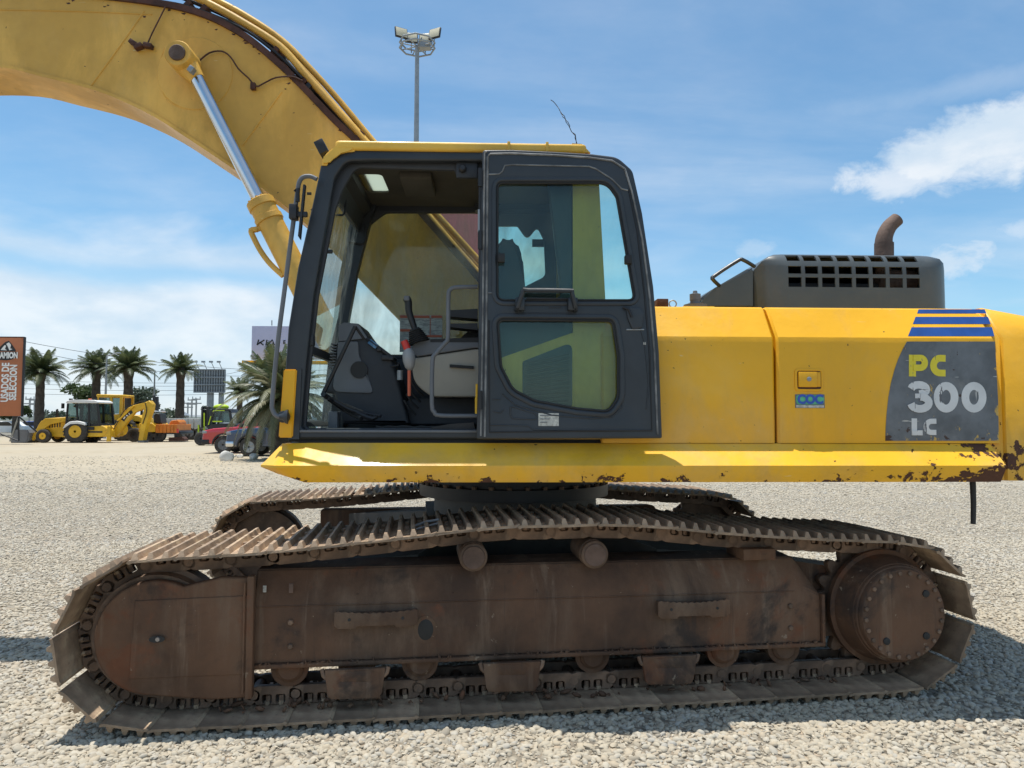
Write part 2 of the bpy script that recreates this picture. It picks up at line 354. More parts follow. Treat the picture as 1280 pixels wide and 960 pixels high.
def glass(name, tint, refl=.35, dirt=0., dcol=(.45, .5, .48), dscale=3.):
    m = bpy.data.materials.new(name); m.use_nodes = True; t = NT(m.node_tree); t.n.clear()
    out = t.add('ShaderNodeOutputMaterial'); tr = t.add('ShaderNodeBsdfTransparent'); tr.inputs[0].default_value = (*tint, 1)
    gl = t.add('ShaderNodeBsdfGlossy'); gl.inputs['Roughness'].default_value = .02
    fr = t.add('ShaderNodeFresnel'); fr.inputs[0].default_value = 1.5
    mx = t.add('ShaderNodeMixShader'); t.put(mx.inputs[0], t.math('MULTIPLY', fr.outputs[0], refl * 2, clamp=True)); t.put(mx.inputs[1], tr.outputs[0]); t.put(mx.inputs[2], gl.outputs[0]); res = mx.outputs[0]
    if dirt:
        co = t.add('ShaderNodeTexCoord').outputs['Object']
        n = t.noise(t.scale(co, (1.6, 1.6, .6)), dscale, 6, .65, .8); n2 = t.noise(co, 9, 3, .6)
        f = t.math('MULTIPLY', t.ramp(t.math('ADD', n, t.math('MULTIPLY', n2, .15)), .35, .85), dirt)
        df = t.add('ShaderNodeBsdfDiffuse'); df.inputs[0].default_value = (*dcol, 1); tl = t.add('ShaderNodeBsdfTranslucent'); tl.inputs[0].default_value = (*dcol, 1)
        a = t.add('ShaderNodeMixShader'); a.inputs[0].default_value = .5; t.put(a.inputs[1], df.outputs[0]); t.put(a.inputs[2], tl.outputs[0])
        b = t.add('ShaderNodeMixShader'); t.put(b.inputs[0], f); t.put(b.inputs[1], res); t.put(b.inputs[2], a.outputs[0]); res = b.outputs[0]
    t.put(out.inputs[0], res); return m
M['gclear'] = glass('dusty_clear_glass', (.93, .98, .96), .3, .5)
M['gfar'] = glass('dusty_far_glass', (.93, .98, .93), .3, .34, (.50, .55, .47))
M['gdoor'] = glass('green_tinted_glass', (.83, .965, .91), .45, .10, (.35, .45, .42))
M['gfront'] = glass('dirty_windscreen_glass', (.80, .93, .90), .3, .55, (.36, .42, .40), 5.)
M['gcab'] = glass('pale_cab_glass', (.42, .52, .50), .6, .2, (.3, .4, .38))
M['gcar'] = glass('car_glass', (.10, .13, .14), .8)
def translucent(name, c):
    m = bpy.data.materials.new(name); m.use_nodes = True; t = NT(m.node_tree); t.n.clear()
    out = t.add('ShaderNodeOutputMaterial'); tl = t.add('ShaderNodeBsdfTranslucent'); tl.inputs[0].default_value = (*c, 1); t.put(out.inputs[0], tl.outputs[0]); return m
M['hatch'] = translucent('milky_roof_hatch', (.50, .55, .50))
def foliage(name, a, b, coords='Object', sc_=3.):
    m = bpy.data.materials.new(name); m.use_nodes = True; t = NT(m.node_tree); t.n.clear()
    out = t.add('ShaderNodeOutputMaterial'); oi = t.add('ShaderNodeObjectInfo'); geo = t.add('ShaderNodeNewGeometry')
    co = t.add('ShaderNodeTexCoord').outputs[coords]
    f = t.math('MULTIPLY', t.math('ADD', t.noise(co, sc_, 4, .6), oi.outputs['Random']), .5)
    col = t.mix(t.ramp(f, .2, .8), a, b)
    bs = t.add('ShaderNodeBsdfPrincipled'); t.put(bs.inputs['Base Color'], col); bs.inputs['Roughness'].default_value = .5
    tl = t.add('ShaderNodeBsdfTranslucent'); t.put(tl.inputs[0], col); mx = t.add('ShaderNodeMixShader'); mx.inputs[0].default_value = .25
    t.put(mx.inputs[1], bs.outputs[0]); t.put(mx.inputs[2], tl.outputs[0]); t.put(out.inputs[0], mx.outputs[0]); return m
M['frond'] = foliage('palm_frond_green', (.034, .054, .02), (.14, .165, .072)); M['bush'] = foliage('bush_green', (.03, .055, .02), (.09, .13, .04)); M['greytree'] = foliage('grey_green_leaves', (.05, .075, .05), (.12, .15, .10))
M['dryfrond'] = foliage('dry_pale_frond', (.10, .11, .05), (.26, .25, .15))
M['bark'] = mk('palm_bark', (.062, .052, .042), .95, var=.4, vscale=3, bump=(6, 1, .08))
# ------------------------------------------------------------------ ground
def ground_material():
    m = bpy.data.materials.new('gravel_and_sand'); m.use_nodes = True; t = NT(m.node_tree); t.n.clear()
    out = t.add('ShaderNodeOutputMaterial'); b = t.add('ShaderNodeBsdfPrincipled'); t.put(out.inputs[0], b.outputs[0])
    co = t.add('ShaderNodeTexCoord').outputs['Object']
    sp = t.add('ShaderNodeSeparateXYZ'); t.put(sp.inputs[0], co); y = sp.outputs[1]
    big = t.noise(co, .16, 5, .6); mid = t.noise(co, 1.4, 5, .65)
    vo = t.add('ShaderNodeTexVoronoi'); t.put(vo.inputs['Vector'], t.add('ShaderNodeVectorMath', operation='ADD').outputs[0]); 
    va = vo.inputs['Vector'].links[0].from_node; t.put(va.inputs[0], co); t.put(va.inputs[1], t.scale(t.add('ShaderNodeTexNoise').outputs['Color'], (.02, .02, 0)))
    vo.inputs['Scale'].default_value = 26
    cs = t.add('ShaderNodeSeparateColor'); t.put(cs.inputs[0], vo.outputs['Color'])
    stone = t.mix(t.ramp(cs.outputs[0], 0, 1), (.22, .19, .15), (.50, .45, .36))
    stone = t.mix(t.ramp(cs.outputs[1], .7, .95), stone, (.42, .34, .25))
    vo2 = t.add('ShaderNodeTexVoronoi'); t.put(vo2.inputs['Vector'], co); vo2.inputs['Scale'].default_value = 9
    cs2 = t.add('ShaderNodeSeparateColor'); t.put(cs2.inputs[0], vo2.outputs['Color'])
    farst = t.mix(cs2.outputs[0], (.30, .265, .205), (.44, .395, .31)); stone = t.mix(t.ramp(y, 9, 20, 0, .55), stone, farst)
    crack = t.ramp(vo.outputs['Distance'], .25, .75, 1, .45)
    crack = t.math('ADD', crack, t.ramp(y, 10, 22, 0, .25), clamp=True)
    stone = t.mix(crack, (.10, .09, .075), stone)
    sand = t.mix(t.ramp(mid, .3, .7), (.34, .285, .20), (.44, .37, .265)); sand = t.mix(t.ramp(big, .35, .65), sand, (.40, .345, .255))
    f = t.ramp(t.math('ADD', y, t.math('MULTIPLY', t.math('SUBTRACT', big, .5), 34)), 17, 27)
    col = t.mix(f, stone, sand); col = t.mix(t.ramp(t.noise(co, .5, 4), .4, .75, 0, .3), col, (.46, .40, .30))
    col = t.mix(t.ramp(y, 62, 75), col, (.20, .185, .15))
    t.put(b.inputs['Base Color'], col); b.inputs['Roughness'].default_value = .95; b.inputs['Specular IOR Level'].default_value = .2
    h = t.math('MULTIPLY', t.math('SUBTRACT', 1., vo.outputs['Distance']), t.ramp(y, 18, 30, 1, 0)); h = t.math('ADD', h, t.math('MULTIPLY', mid, 1.5))
    bn = t.add('ShaderNodeBump'); t.put(bn.inputs['Height'], h); bn.inputs['Distance'].default_value = .02; t.put(b.inputs['Normal'], bn.outputs[0])
    return m
M['ground'] = ground_material()
bm = new_bm(); bmesh.ops.create_grid(bm, x_segments=1, y_segments=1, size=6000)
g = obj('ground', bm, M['ground']); g['kind'] = 'structure'; g['label'] = 'pale gravel and sand lot under the excavator'

def stone_material():
    m = bpy.data.materials.new('gravel_stone'); m.use_nodes = True; t = NT(m.node_tree); t.n.clear()
    out = t.add('ShaderNodeOutputMaterial'); b = t.add('ShaderNodeBsdfPrincipled'); t.put(out.inputs[0], b.outputs[0])
    r = t.add('ShaderNodeObjectInfo').outputs['Random']; geo = t.add('ShaderNodeNewGeometry')
    cr = t.add('ShaderNodeValToRGB'); t.put(cr.inputs[0], r); e = cr.color_ramp.elements
    e[0].position = 0; e[0].color = (.25, .218, .17, 1); e[1].position = 1; e[1].color = (.56, .505, .405, 1)
    for p, c in ((.12, (.35, .31, .245)), (.35, (.45, .405, .32)), (.55, (.42, .345, .25)), (.7, (.50, .455, .365)), (.85, (.37, .355, .32))):
        k = cr.color_ramp.elements.new(p); k.color = (*c, 1)
    n = t.noise(geo.outputs['Position'], 90, 4, .6); n2 = t.noise(geo.outputs['Position'], .8, 4, .6)
    col = t.mix(t.ramp(n, .3, .7, 0, .35), cr.outputs[0], (.36, .33, .28)); col = t.mix(t.ramp(n2, .38, .68, 0, .55), col, (.44, .38, .28))
    t.put(b.inputs['Base Color'], col); b.inputs['Roughness'].default_value = .9; b.inputs['Specular IOR Level'].default_value = .25
    return m
M['stone'] = stone_material()
rng = random.Random(5)
stones = bpy.data.collections.new('gravel_stone_shapes')
for k in range(10):
    bm = new_bm(); bmesh.ops.create_icosphere(bm, subdivisions=2, radius=1); sd_ = Vector((k * 7.3, 1.1, 2.2))
    sx, sy, sz = rng.uniform(.9, 1.45), rng.uniform(.7, 1.05), rng.uniform(.45, .75)
    planes = [(Vector((rng.uniform(-1, 1), rng.uniform(-1, 1), rng.uniform(-1, 1))).normalized(), rng.uniform(.62, .85)) for _ in range(7)]
    for v in bm.verts:
        p = v.co.copy()
        for nn, dd in planes:
            ex = p.dot(nn) - dd
            if ex > 0: p -= nn * ex * .9
        p *= 1 + .16 * mnoise.noise(v.co * 1.4 + sd_); v.co = Vector((p.x * sx, p.y * sy, p.z * sz))
    me = bpy.data.meshes.new('gravel_stone'); bm.to_mesh(me); bm.free(); me.materials.append(M['stone'])
    me.polygons.foreach_set('use_smooth', [True] * len(me.polygons))
    try: me.set_sharp_from_angle(angle=R(38))
    except Exception: pass
    stones.objects.link(bpy.data.objects.new('gravel_stone', me))
def scatter(name, x0, x1, y0, y1, density, smin, smax, seed, label, z=0.0):
    nx, ny = max(1, int((x1 - x0) / .5)), max(1, int((y1 - y0) / .5)); bm = new_bm()
    vs = [[bm.verts.new((x0 + (x1 - x0) * i / nx, y0 + (y1 - y0) * j / ny, z)) for j in range(ny + 1)] for i in range(nx + 1)]
    for i in range(nx):
        for j in range(ny): bm.faces.new((vs[i][j], vs[i + 1][j], vs[i + 1][j + 1], vs[i][j + 1]))
    o = obj(name, bm, M['stone']); o['kind'] = 'stuff'; o['label'] = label
    ng = bpy.data.node_groups.new(name, 'GeometryNodeTree'); t = NT(ng)
    ng.interface.new_socket('Geometry', in_out='INPUT', socket_type='NodeSocketGeometry'); ng.interface.new_socket('Geometry', in_out='OUTPUT', socket_type='NodeSocketGeometry')
    gi = t.add('NodeGroupInput'); go = t.add('NodeGroupOutput')
    dp = t.add('GeometryNodeDistributePointsOnFaces'); t.l.new(gi.outputs[0], dp.inputs['Mesh']); 
    nz_ = t.add('ShaderNodeTexNoise'); nz_.inputs['Scale'].default_value = .9; nz_.inputs['Detail'].default_value = 3; t.l.new(t.add('GeometryNodeInputPosition').outputs[0], nz_.inputs['Vector'])
    mr_ = t.add('ShaderNodeMapRange'); t.l.new(nz_.outputs[0], mr_.inputs[0]); mr_.inputs[1].default_value = .36; mr_.inputs[2].default_value = .58; mr_.inputs[3].default_value = density * .42; mr_.inputs[4].default_value = density * 1.15; t.l.new(mr_.outputs[0], dp.inputs['Density']); dp.inputs['Seed'].default_value = seed
    ci = t.add('GeometryNodeCollectionInfo'); ci.inputs['Collection'].default_value = stones; ci.inputs['Separate Children'].default_value = True; ci.inputs['Reset Children'].default_value = True
    ip = t.add('GeometryNodeInstanceOnPoints'); t.l.new(dp.outputs['Points'], ip.inputs['Points']); t.l.new(ci.outputs[0], ip.inputs['Instance']); ip.inputs['Pick Instance'].default_value = True
    rr = t.add('FunctionNodeRandomValue', data_type='FLOAT_VECTOR'); rr.inputs[0].default_value = (-.5, -.5, 0); rr.inputs[1].default_value = (.5, .5, 6.283); rr.inputs['Seed'].default_value = seed + 1
    t.l.new(rr.outputs[0], ip.inputs['Rotation'])
    rs = t.add('FunctionNodeRandomValue', data_type='FLOAT'); 
    fl = [i for i in rs.inputs if i.type == 'VALUE']; fl[0].default_value = 0; fl[1].default_value = 1; rs.inputs['Seed'].default_value = seed + 2
    ro = [q for q in rs.outputs if q.type == 'VALUE'][0]
    pw_ = t.math('POWER', ro, 2.2); s_ = t.math('MULTIPLY_ADD', pw_, smax - smin, smin)
    t.l.new(s_, ip.inputs['Scale']); t.l.new(ip.outputs[0], go.inputs[0])
    mod = o.modifiers.new('scatter', 'NODES'); mod.node_group = ng
    return o
scatter('gravel', -3.6, 4.4, 2.35, 5.0, 3300, .0065, .024, 3, 'loose pale gravel stones close to the camera', .002)
scatter('gravel', -6.5, 7.2, 5.0, 9.5, 1500, .009, .022, 7, 'loose pale gravel stones beneath and behind the excavator', .002)
scatter('gravel', -13, 13, 9.5, 15, 420, .010, .024, 11, 'loose pale gravel stones farther back on the lot', .002)
scatter('gravel', -15, 13, 15, 18, 130, .015, .035, 12, 'gravel stones thinning out towards the sand', .002)
scatter('gravel', -17, 14, 18, 22, 60, .016, .036, 13, 'sparse gravel stones before the sandy part of the lot', .002)
scatter('gravel', -20, 14, 22, 32, 16, .016, .036, 15, 'scattered stones lying on the sandy part of the lot', .002)
# ------------------------------------------------------------------ the excavator: crawlers
EX_LABEL = 'large yellow crawler excavator with open cab door and rusty tracks, standing on the gravel'
ex = thing('excavator', EX_LABEL, 'excavator', (.19, 5.44, 0), shift=True)
SI, SS, ZI, ZS = -2.045, 2.035, .452, .462       # idler and sprocket centres
RP = .350                                        # radius of the pin line
TZ = ZI
def track_path():
    pts = []
    n = 30
    for i in range(41): pts.append((SI + (SS - SI) * i / 40, ZI - RP if i < 20 else ZI - RP + (ZS - ZI) * (i - 20) / 20))
    for i in range(1, n): a = -math.pi / 2 + math.pi * i / n; pts.append((SS + RP * 1.02 * math.cos(a), ZS + RP * math.sin(a)))
    top = [(SS, ZS + RP), (1.55, .838), (1.1, .868), (.75, .905), (.50, .930), (.36, .940), (.05, .936), (-.25, .938), (-.40, .925), (-.8, .885), (-1.2, .848), (-1.55, .822), (SI, ZI + RP)]
    P = [Vector(p) for p in [(top[0][0] + .3, top[0][1])] + top + [(top[-1][0] - .3, top[-1][1] - .03)]]
    for i in range(1, len(P) - 2):
        for k in range(8):
            q = k / 8; a, b, c, d = P[i - 1:i + 3]
            v = .5 * ((2 * b) + (c - a) * q + (2 * a - 5 * b + 4 * c - d) * q * q + (3 * b - a - 3 * c + d) * q ** 3); pts.append((v.x, v.y))
    for i in range(0, n): a = math.pi / 2 + math.pi * i / n; pts.append((SI + RP * math.cos(a), ZI + RP * math.sin(a)))
    return [Vector(p) for p in pts]
PATH = track_path()
cum = [0.]
for i in range(len(PATH)): cum.append(cum[-1] + (PATH[(i + 1) % len(PATH)] - PATH[i]).length)
PLEN = cum[-1]; NSH = 48; PITCH = PLEN / NSH
def at_len(d):
    d %= PLEN
    import bisect
    i = bisect.bisect_right(cum, d) - 1; i = min(i, len(PATH) - 1)
    a, b = PATH[i], PATH[(i + 1) % len(PATH)]; return a + (b - a) * ((d - cum[i]) / max(1e-9, cum[i + 1] - cum[i]))
SW = .70                                         # shoe width
def shoe_mesh(n0, n1, variant):
    rg = random.Random(variant); bm = new_bm(); h = PITCH / 2; z0, th, gh = .055, .013, .034
    prof = [(-h - .012, z0 + .008)]
    def grouser(x, s=1): return [(x - .018, z0 + th), (x - .008, z0 + th + gh * s), (x + .008, z0 + th + gh * s), (x + .018, z0 + th)]
    prof += [(-h - .012, z0 + .02)] + grouser(-.072)[0:] + grouser(0) + grouser(.072) + [(h - .006, z0 + th), (h + .004, z0 + .002), (h - .01, z0 - .006), (h - .022, z0), (-h + .01, z0)]
    a = [bm.verts.new((x, n0, z)) for x, z in prof]; b = [bm.verts.new((x, n1, z)) for x, z in prof]
    bm.faces.new(a[::-1]); bm.faces.new(b); n = len(a)
    for i in range(n): bm.faces.new((a[i], a[(i + 1) % n], b[(i + 1) % n], b[i]))
    for v in bm.verts:                            # grouser ends cut back, edges uneven with wear
        if v.co.z > z0 + th + .01:
            v.co.y += .014 if abs(v.co.y - n0) < 1e-6 else -.014; v.co.z -= rg.uniform(0, .006)
        else: v.co.y += rg.uniform(-.002, .002)
    nb = (n0 + n1) / 2
    for x in (-.036, .036):                       # bolt heads between the bars
        for y in (nb - .10, nb + .10):
            bmesh.ops.create_cone(bm, cap_ends=True, segments=6, radius1=.016, radius2=.014, depth=.018, matrix=Matrix.Translation((x, y, z0 + th + .008)))
            bmesh.ops.create_cone(bm, cap_ends=True, segments=6, radius1=.014, radius2=.014, depth=.02, matrix=Matrix.Translation((x, y, z0 - .012)))
    for _ in range(9):                            # caked dirt
        x, y = rg.choice((-.036, .036)) + rg.uniform(-.012, .012), rg.uniform(n0 + .05, n1 - .05)
        bmesh.ops.create_icosphere(bm, subdivisions=1, radius=rg.uniform(.008, .017), matrix=Matrix.Translation((x, y, z0 + th)) @ Matrix.Diagonal((1, 1.6, .5, 1)))
    bmesh.ops.recalc_face_normals(bm, faces=bm.faces)
    me = bpy.data.meshes.new('track_shoe'); bm.to_mesh(me); bm.free(); me.materials.append(M['shoe']); return me
def link_mesh(nc):
    bm = new_bm(); h = PITCH / 2
    out = fillet([(-h - .036, -.03, .02), (-h + .02, -.046, .01), (h - .03, -.046, .02), (h + .036, -.02, .025), (h + .036, .028, .02), (h + .008, .036, .01), (h - .012, .053, .004), (-h + .016, .053, .004), (-h + .002, .03, .01), (-h - .036, .026, .02)], seg=3)
    wins = [fillet([(x - .025, .0, .01), (x + .025, .0, .01), (x + .025, .046, .01), (x - .025, .046, .01)], seg=2)[::-1] for x in (-.040, .030)]
    for y0 in (nc - .11, nc + .075):
        s = slab(out, wins, .036, .004, 1); merge(bm, s, Matrix.Translation((0, y0 + .018, 0)) @ XZ)
        for x in (-.034, .034): bmesh.ops.create_cone(bm, cap_ends=True, segments=6, radius1=.013, radius2=.013, depth=.03, matrix=Matrix.Translation((x, y0 + .02, .02)))
        lathe(bm, (h, y0 - .006, 0), (0, 1, 0), [(0, .02), (.004, .024), (.044, .024)], 12)
    lathe(bm, (h, nc - .08, 0), (0, 1, 0), [(0, .028), (.16, .028)], 12)
    bmesh.ops.recalc_face_normals(bm, faces=bm.faces)
    me = bpy.data.meshes.new('track_link'); bm.to_mesh(me); bm.free(); me.materials.append(M['link']); return me
def seg_mats():
    out = []; off = cum[0] + .055
    for i in range(NSH):
        a, b = at_len(off + i * PITCH), at_len(off + (i + 1) * PITCH); c = (a + b) / 2; d = (b - a).normalized()
        # local x along the run, local z outwards
        X = Vector((d.x, 0, d.y)); Z = Vector((d.y, 0, -d.x)); Yv = Z.cross(X)
        m = Matrix((X, Yv, Z)).transposed().to_4x4(); m.translation = Vector((c.x, 0, c.y)); out.append(m)
    return out
SEG = seg_mats()
def build_track(n0, part_label):
    tr = bpy.data.objects.new('track', None); COL.objects.link(tr); tr.parent = ex; tr.matrix_parent_inverse = Matrix.Translation(-ex.location); tr.matrix_basis = TM; tr['label'] = part_label
    # y axis of the segment frame points away from +y: shoes are symmetrical, so their lateral range is mirrored
    flip = SEG[0].to_3x3() @ Vector((0, 1, 0)); sg = 1 if flip.y > 0 else -1
    r0, r1 = sorted((sg * n0, sg * (n0 + SW)))
    shoes = [shoe_mesh(r0, r1, k + int(n0 * 10)) for k in range(6)]; lm = link_mesh(sg * (n0 + SW / 2)); rg = random.Random(int(n0 * 7) + 1)
    for i, m in enumerate(SEG):
        jit = Matrix.Translation((rg.uniform(-.002, .002), rg.uniform(-.004, .004), 0)) @ Matrix.Rotation(rg.uniform(-.012, .012), 4, 'Z') @ Matrix.Rotation(rg.uniform(-.02, .02), 4, 'Y')
        obj('track_shoe', shoes[rg.randrange(6)], None, tr, m @ jit); obj('track_link', lm, None, tr, m)
    return tr
build_track(0, 'near crawler track with worn three-bar shoes')
build_track(2.59, 'far crawler track seen under the machine')

def fp(pts, n): return [(*T(p[0], p[1], n), (p[2] / 230 if len(p) > 2 else 0)) for p in pts]
def add_part(name, bm, mat, parent=ex, smooth=35, M_=TM): return obj(name, bm, mat, parent, M_, smooth)
def lwall(outline, holes, n, thick, bevel=0):
    return wall(outline, holes, n, thick, bevel)
NF = .19                                          # outer face of the near track frame
def track_frame(n, side):
    """side = +1: outer face at n looks towards the camera; -1: mirrored across the far track"""
    k = 1 if side > 0 else -1
    def Y(d): return n + d * k
    bm = new_bm()
    # box beam with a chamfered top: section in y-z swept along x
    s0, s1 = T(316, 800, NF)[0], T(1027, 800, NF)[0]
    zb = T(650, 818, NF)[1]; zt = T(650, 742, NF)[1]; zr = T(650, 704, NF + .075)[1]
    sec = [(0, zb), (0, zt), (.075, zr), (.30, zr + .01), (.30, zb)]
    inset_r = .13
    xs = [(s0, 0), (s1 - inset_r, 0), (s1, 1)]
    rings = []
    for x, cut in xs:
        rings.append([bm.verts.new((x, Y(y), (z if not (cut and z > zt - .001) else zt - .06 + (z - zt) * .2))) for y, z in sec])
    for a, b in zip(rings, rings[1:]):
        for i in range(5): bm.faces.new((a[i], a[(i + 1) % 5], b[(i + 1) % 5], b[i]))
    bm.faces.new(rings[0]); bm.faces.new(rings[-1][::-1])
    bmesh.ops.bevel(bm, geom=[e for e in bm.edges], offset=.008, segments=2, affect='EDGES')
    f = add_part('track_frame', bm, M['iron'])
    # lower flange lip and end lip
    bm = new_bm(); y0, y1 = sorted((Y(-.022), Y(.02)))
    box(bm, s0, s1 + .012, y0, y1, zb - .018, zb + .004, .004); box(bm, s1 - .005, s1 + .014, y0, y1, zb, zt - .05, .004)
    add_part('flange', bm, M['iron'], f, M_=None)
    return f, s0, s1, zb, zt, zr
fr, S0, S1, ZB, ZT, ZR = track_frame(NF, 1)
frf, *_ = track_frame(2.59 + SW - NF, -1)
def sub(name, bm, mat, parent, smooth=35): return obj(name, bm, mat, parent, None, smooth)
# slot through the plate, steps
s, z = T(532, 787, NF); bm = new_bm(); lathe(bm, (0, 0, 0), (0, -1, 0), [(0, .040), (.002, .042), (.003, .04)], 20); bmesh.ops.transform(bm, matrix=Matrix.Translation((s, NF - .0005, z)) @ Matrix.Diagonal((1, 1, 1.35, 1)), verts=bm.verts); sub('access_hole', bm, M['rubber'], fr)
bm = new_bm(); merge(bm, slab([(.062 * math.cos(a / 10 * math.pi), .075 * math.sin(a / 10 * math.pi)) for a in range(20)], [[(.042 * math.cos(a / 10 * math.pi), .056 * math.sin(a / 10 * math.pi)) for a in range(20)][::-1]], .004), Matrix.Translation((s, NF - .001, z)) @ XZ); sub('hole_rim', bm, M['iron'], fr)
for (xa, xb, ya, yb) in ((418, 522, 765, 781), (822, 912, 752, 769)):
    sa, za = T(xa, ya, NF - .04); sb_, zb_ = T(xb, yb, NF - .04); za, zb_ = max(za, zb_), min(za, zb_)
    bm = new_bm(); out = [(sa, zb_ + .01), (sa + .02, zb_ - .005), (sa + .11, zb_ - .008), (sa + .12, zb_ + .004), (sb_ - .12, zb_ + .004), (sb_ - .11, zb_ - .008), (sb_ - .02, zb_ - .004), (sb_, zb_ + .012), (sb_, za)]
    nt = 22
    for i in range(nt + 1): q = i / nt; out.append((sb_ - .02 + (sa - sb_ + .04) * q, za + (.0 if i % 2 else .006) - .012 * math.sin(q * math.pi)))
    out.append((sa, za))
    merge(bm, slab(out, [], .012, .003, 1), Matrix.Translation((0, NF - .045, 0)) @ XZ)
    for x in (sa + .004, sb_ - .016): box(bm, x, x + .012, NF - .044, NF + .002, zb_ + .01, za - .004)
    box(bm, sa + .005, sb_ - .005, NF - .045, NF + .002, za - .022, za - .012)
    sub('step_bracket', bm, M['iron'], fr)
    for q in (.18, .82):
        bm = new_bm(); lathe(bm, (sa + (sb_ - sa) * q, NF - .0535, (za + zb_) / 2), (0, 1, 0), [(0, .008), (.003, .008)], 10); sub('bolt_hole', bm, M['rubber'], fr)
# idler with its cover: the big rounded plate at the left end
NI = .135
ci = T(205, 789, NI); idc = (SI, ZI)
def idler(n, k):
    bm = new_bm(); lathe(bm, (SI, n + (.0 if k > 0 else 0), ZI), (0, k, 0), [(.04, .0), (.04, .16), (.06, .27), (.05, .285), (.05, .305), (.11, .31), (.115, .335), (.21, .335), (.215, .31), (.27, .305), (.27, .0)], 48)
    return add_part('idler', bm, M['link'])
idn = idler(NI, 1); idler(2.59 + SW - NI, -1)
def yoke(n, th):
    pts = [T(318, 722, NI), T(318, 872, NI)]
    x1 = pts[0][0]; zt_, zb_ = pts[0][1], pts[1][1]
    r = .288; cx, cz = SI + .015, ZI - .002
    a0 = math.degrees(math.asin((zt_ - .012 - cz) / r)) if abs(zt_ - cz) < r else 78
    out = [(x1, zb_), (x1, zt_)] + [(x1 - .17, zt_ + .005)] + arc(cx, cz, r, r, 62, 262, 40) + [(x1 - .2, zb_ - .004)]
    return out
yo = yoke(NI, .03)
bm = new_bm(); merge(bm, slab(yo, [], .05, .012, 2), Matrix.Translation((0, NI + .025, 0)) @ XZ); yk = add_part('idler_cover', bm, M['iron'])
bm = new_bm(); merge(bm, slab([(SI - .10, yo[0][1] + .12), (yo[0][0] - .02, yo[0][1] + .12), (yo[0][0] - .02, yo[1][1] - .09), (SI - .08, yo[1][1] - .10)], [], .02, .006, 2), Matrix.Translation((0, NI + .004, 0)) @ XZ); sub('cover_pad', bm, M['iron'], yk)
bm = new_bm(); box(bm, yo[0][0] - .035, yo[0][0] + .002, NI - .014, NI + .04, yo[0][1] - .004, yo[1][1] + .01, .008); sub('cover_rib', bm, M['iron'], yk)
s, z = T(196, 799, NI - .02); bm = new_bm(); merge(bm, slab([(.048 * math.cos(a / 12 * math.pi) + (.014 if math.cos(a / 12 * math.pi) > 0 else -.014), .026 * math.sin(a / 12 * math.pi)) for a in range(24)][::1], [], .006), Matrix.Translation((s, NI - .021, z)) @ Matrix.Scale(.62, 4) @ XZ); sub('grease_port', bm, M['rubber'], yk)
bm = new_bm(); lathe(bm, (s + .005, NI - .028, z), (0, 1, 0), [(0, .010), (.006, .013)], 8); sub('grease_nipple', bm, M['bright'], yk)
# white shipping scraps and a lip on top of the idler cover
for (px, py, wd, hh, c) in ((262, 735, .035, .05, 'rock'), (331, 736, .018, .035, 'paper'), (364, 735, .022, .05, 'orange')):
    s, z = T(px, py, NF); bm = new_bm(); box(bm, s - wd / 2, s + wd / 2, NF - .006, NF, z - hh / 2, z + hh / 2, .002); sub('paint_tag', bm, M['iron' if c == 'rock' else c], fr) if c != 'orange' else sub('paint_tag', bm, M['pipe'], fr)
# sprocket and final drive
def sprocket(n, k):
    bm = new_bm(); rr_ = []
    nt = 21
    for i in range(nt * 6):
        a = 2 * math.pi * i / (nt * 6); ph = i % 6; r = RP + (.030 if ph in (0, 1) else (.012 if ph in (2, 5) else -.022)); rr_.append((SS + r * math.cos(a), ZS + r * math.sin(a)))
    merge(bm, slab(rr_, [], .05, .006, 1), Matrix.Translation((0, n + k * .30, 0)) @ XZ)
    sp_ = add_part('sprocket', bm, M['link'])
    bm = new_bm(); lathe(bm, (SS, n, ZS), (0, k, 0), [(.24, .30), (.22, .335), (.185, .335), (.18, .31), (.10, .292), (.05, .28), (.05, .2)], 56); sub('drive_housing', bm, M['iron'], sp_)
    bm = new_bm(); lathe(bm, (SS, n, ZS), (0, k, 0), [(.0, .0), (.0, .252), (.008, .259), (.03, .262), (.034, .270), (.06, .278), (.06, .1)], 56); sub('hub_cover', bm, M['iron'], sp_)
    for i in range(24):
        a = R(15 * i + 5); bm = new_bm(); lathe(bm, (SS + .234 * math.cos(a), n - k * .010, ZS + .234 * math.sin(a)), (0, k, 0), [(0, .011), (.003, .0135), (.012, .0135)], 6); sub('bolt', bm, M['link'], sp_)
    for a in (40, 232, 318):
        bm = new_bm(); lathe(bm, (SS + .18 * math.cos(R(a)), n - k * .009, ZS + .18 * math.sin(R(a))), (0, k, 0), [(0, .012), (.002, .02), (.012, .021)], 12); p_ = sub('drain_plug', bm, M['rubber'], sp_)
    return sp_
for n_, k in ((0, 1), (2.59 + SW, -1)):
    bm = new_bm(); y0_, y1_ = sorted((n_ + k * .36, n_ + k * .60)); prism(bm, [(S1 - .35, ZB), (S1 - .35, ZR), (SS - .12, ZR - .10), (SS + .12, ZS + .12), (SS + .1, ZS - .14), (SS - .15, ZB)], y0_, y1_); add_part('drive_bracket', bm, M['iron'])
sprocket(.03, 1); sprocket(2.59 + SW - .03, -1)
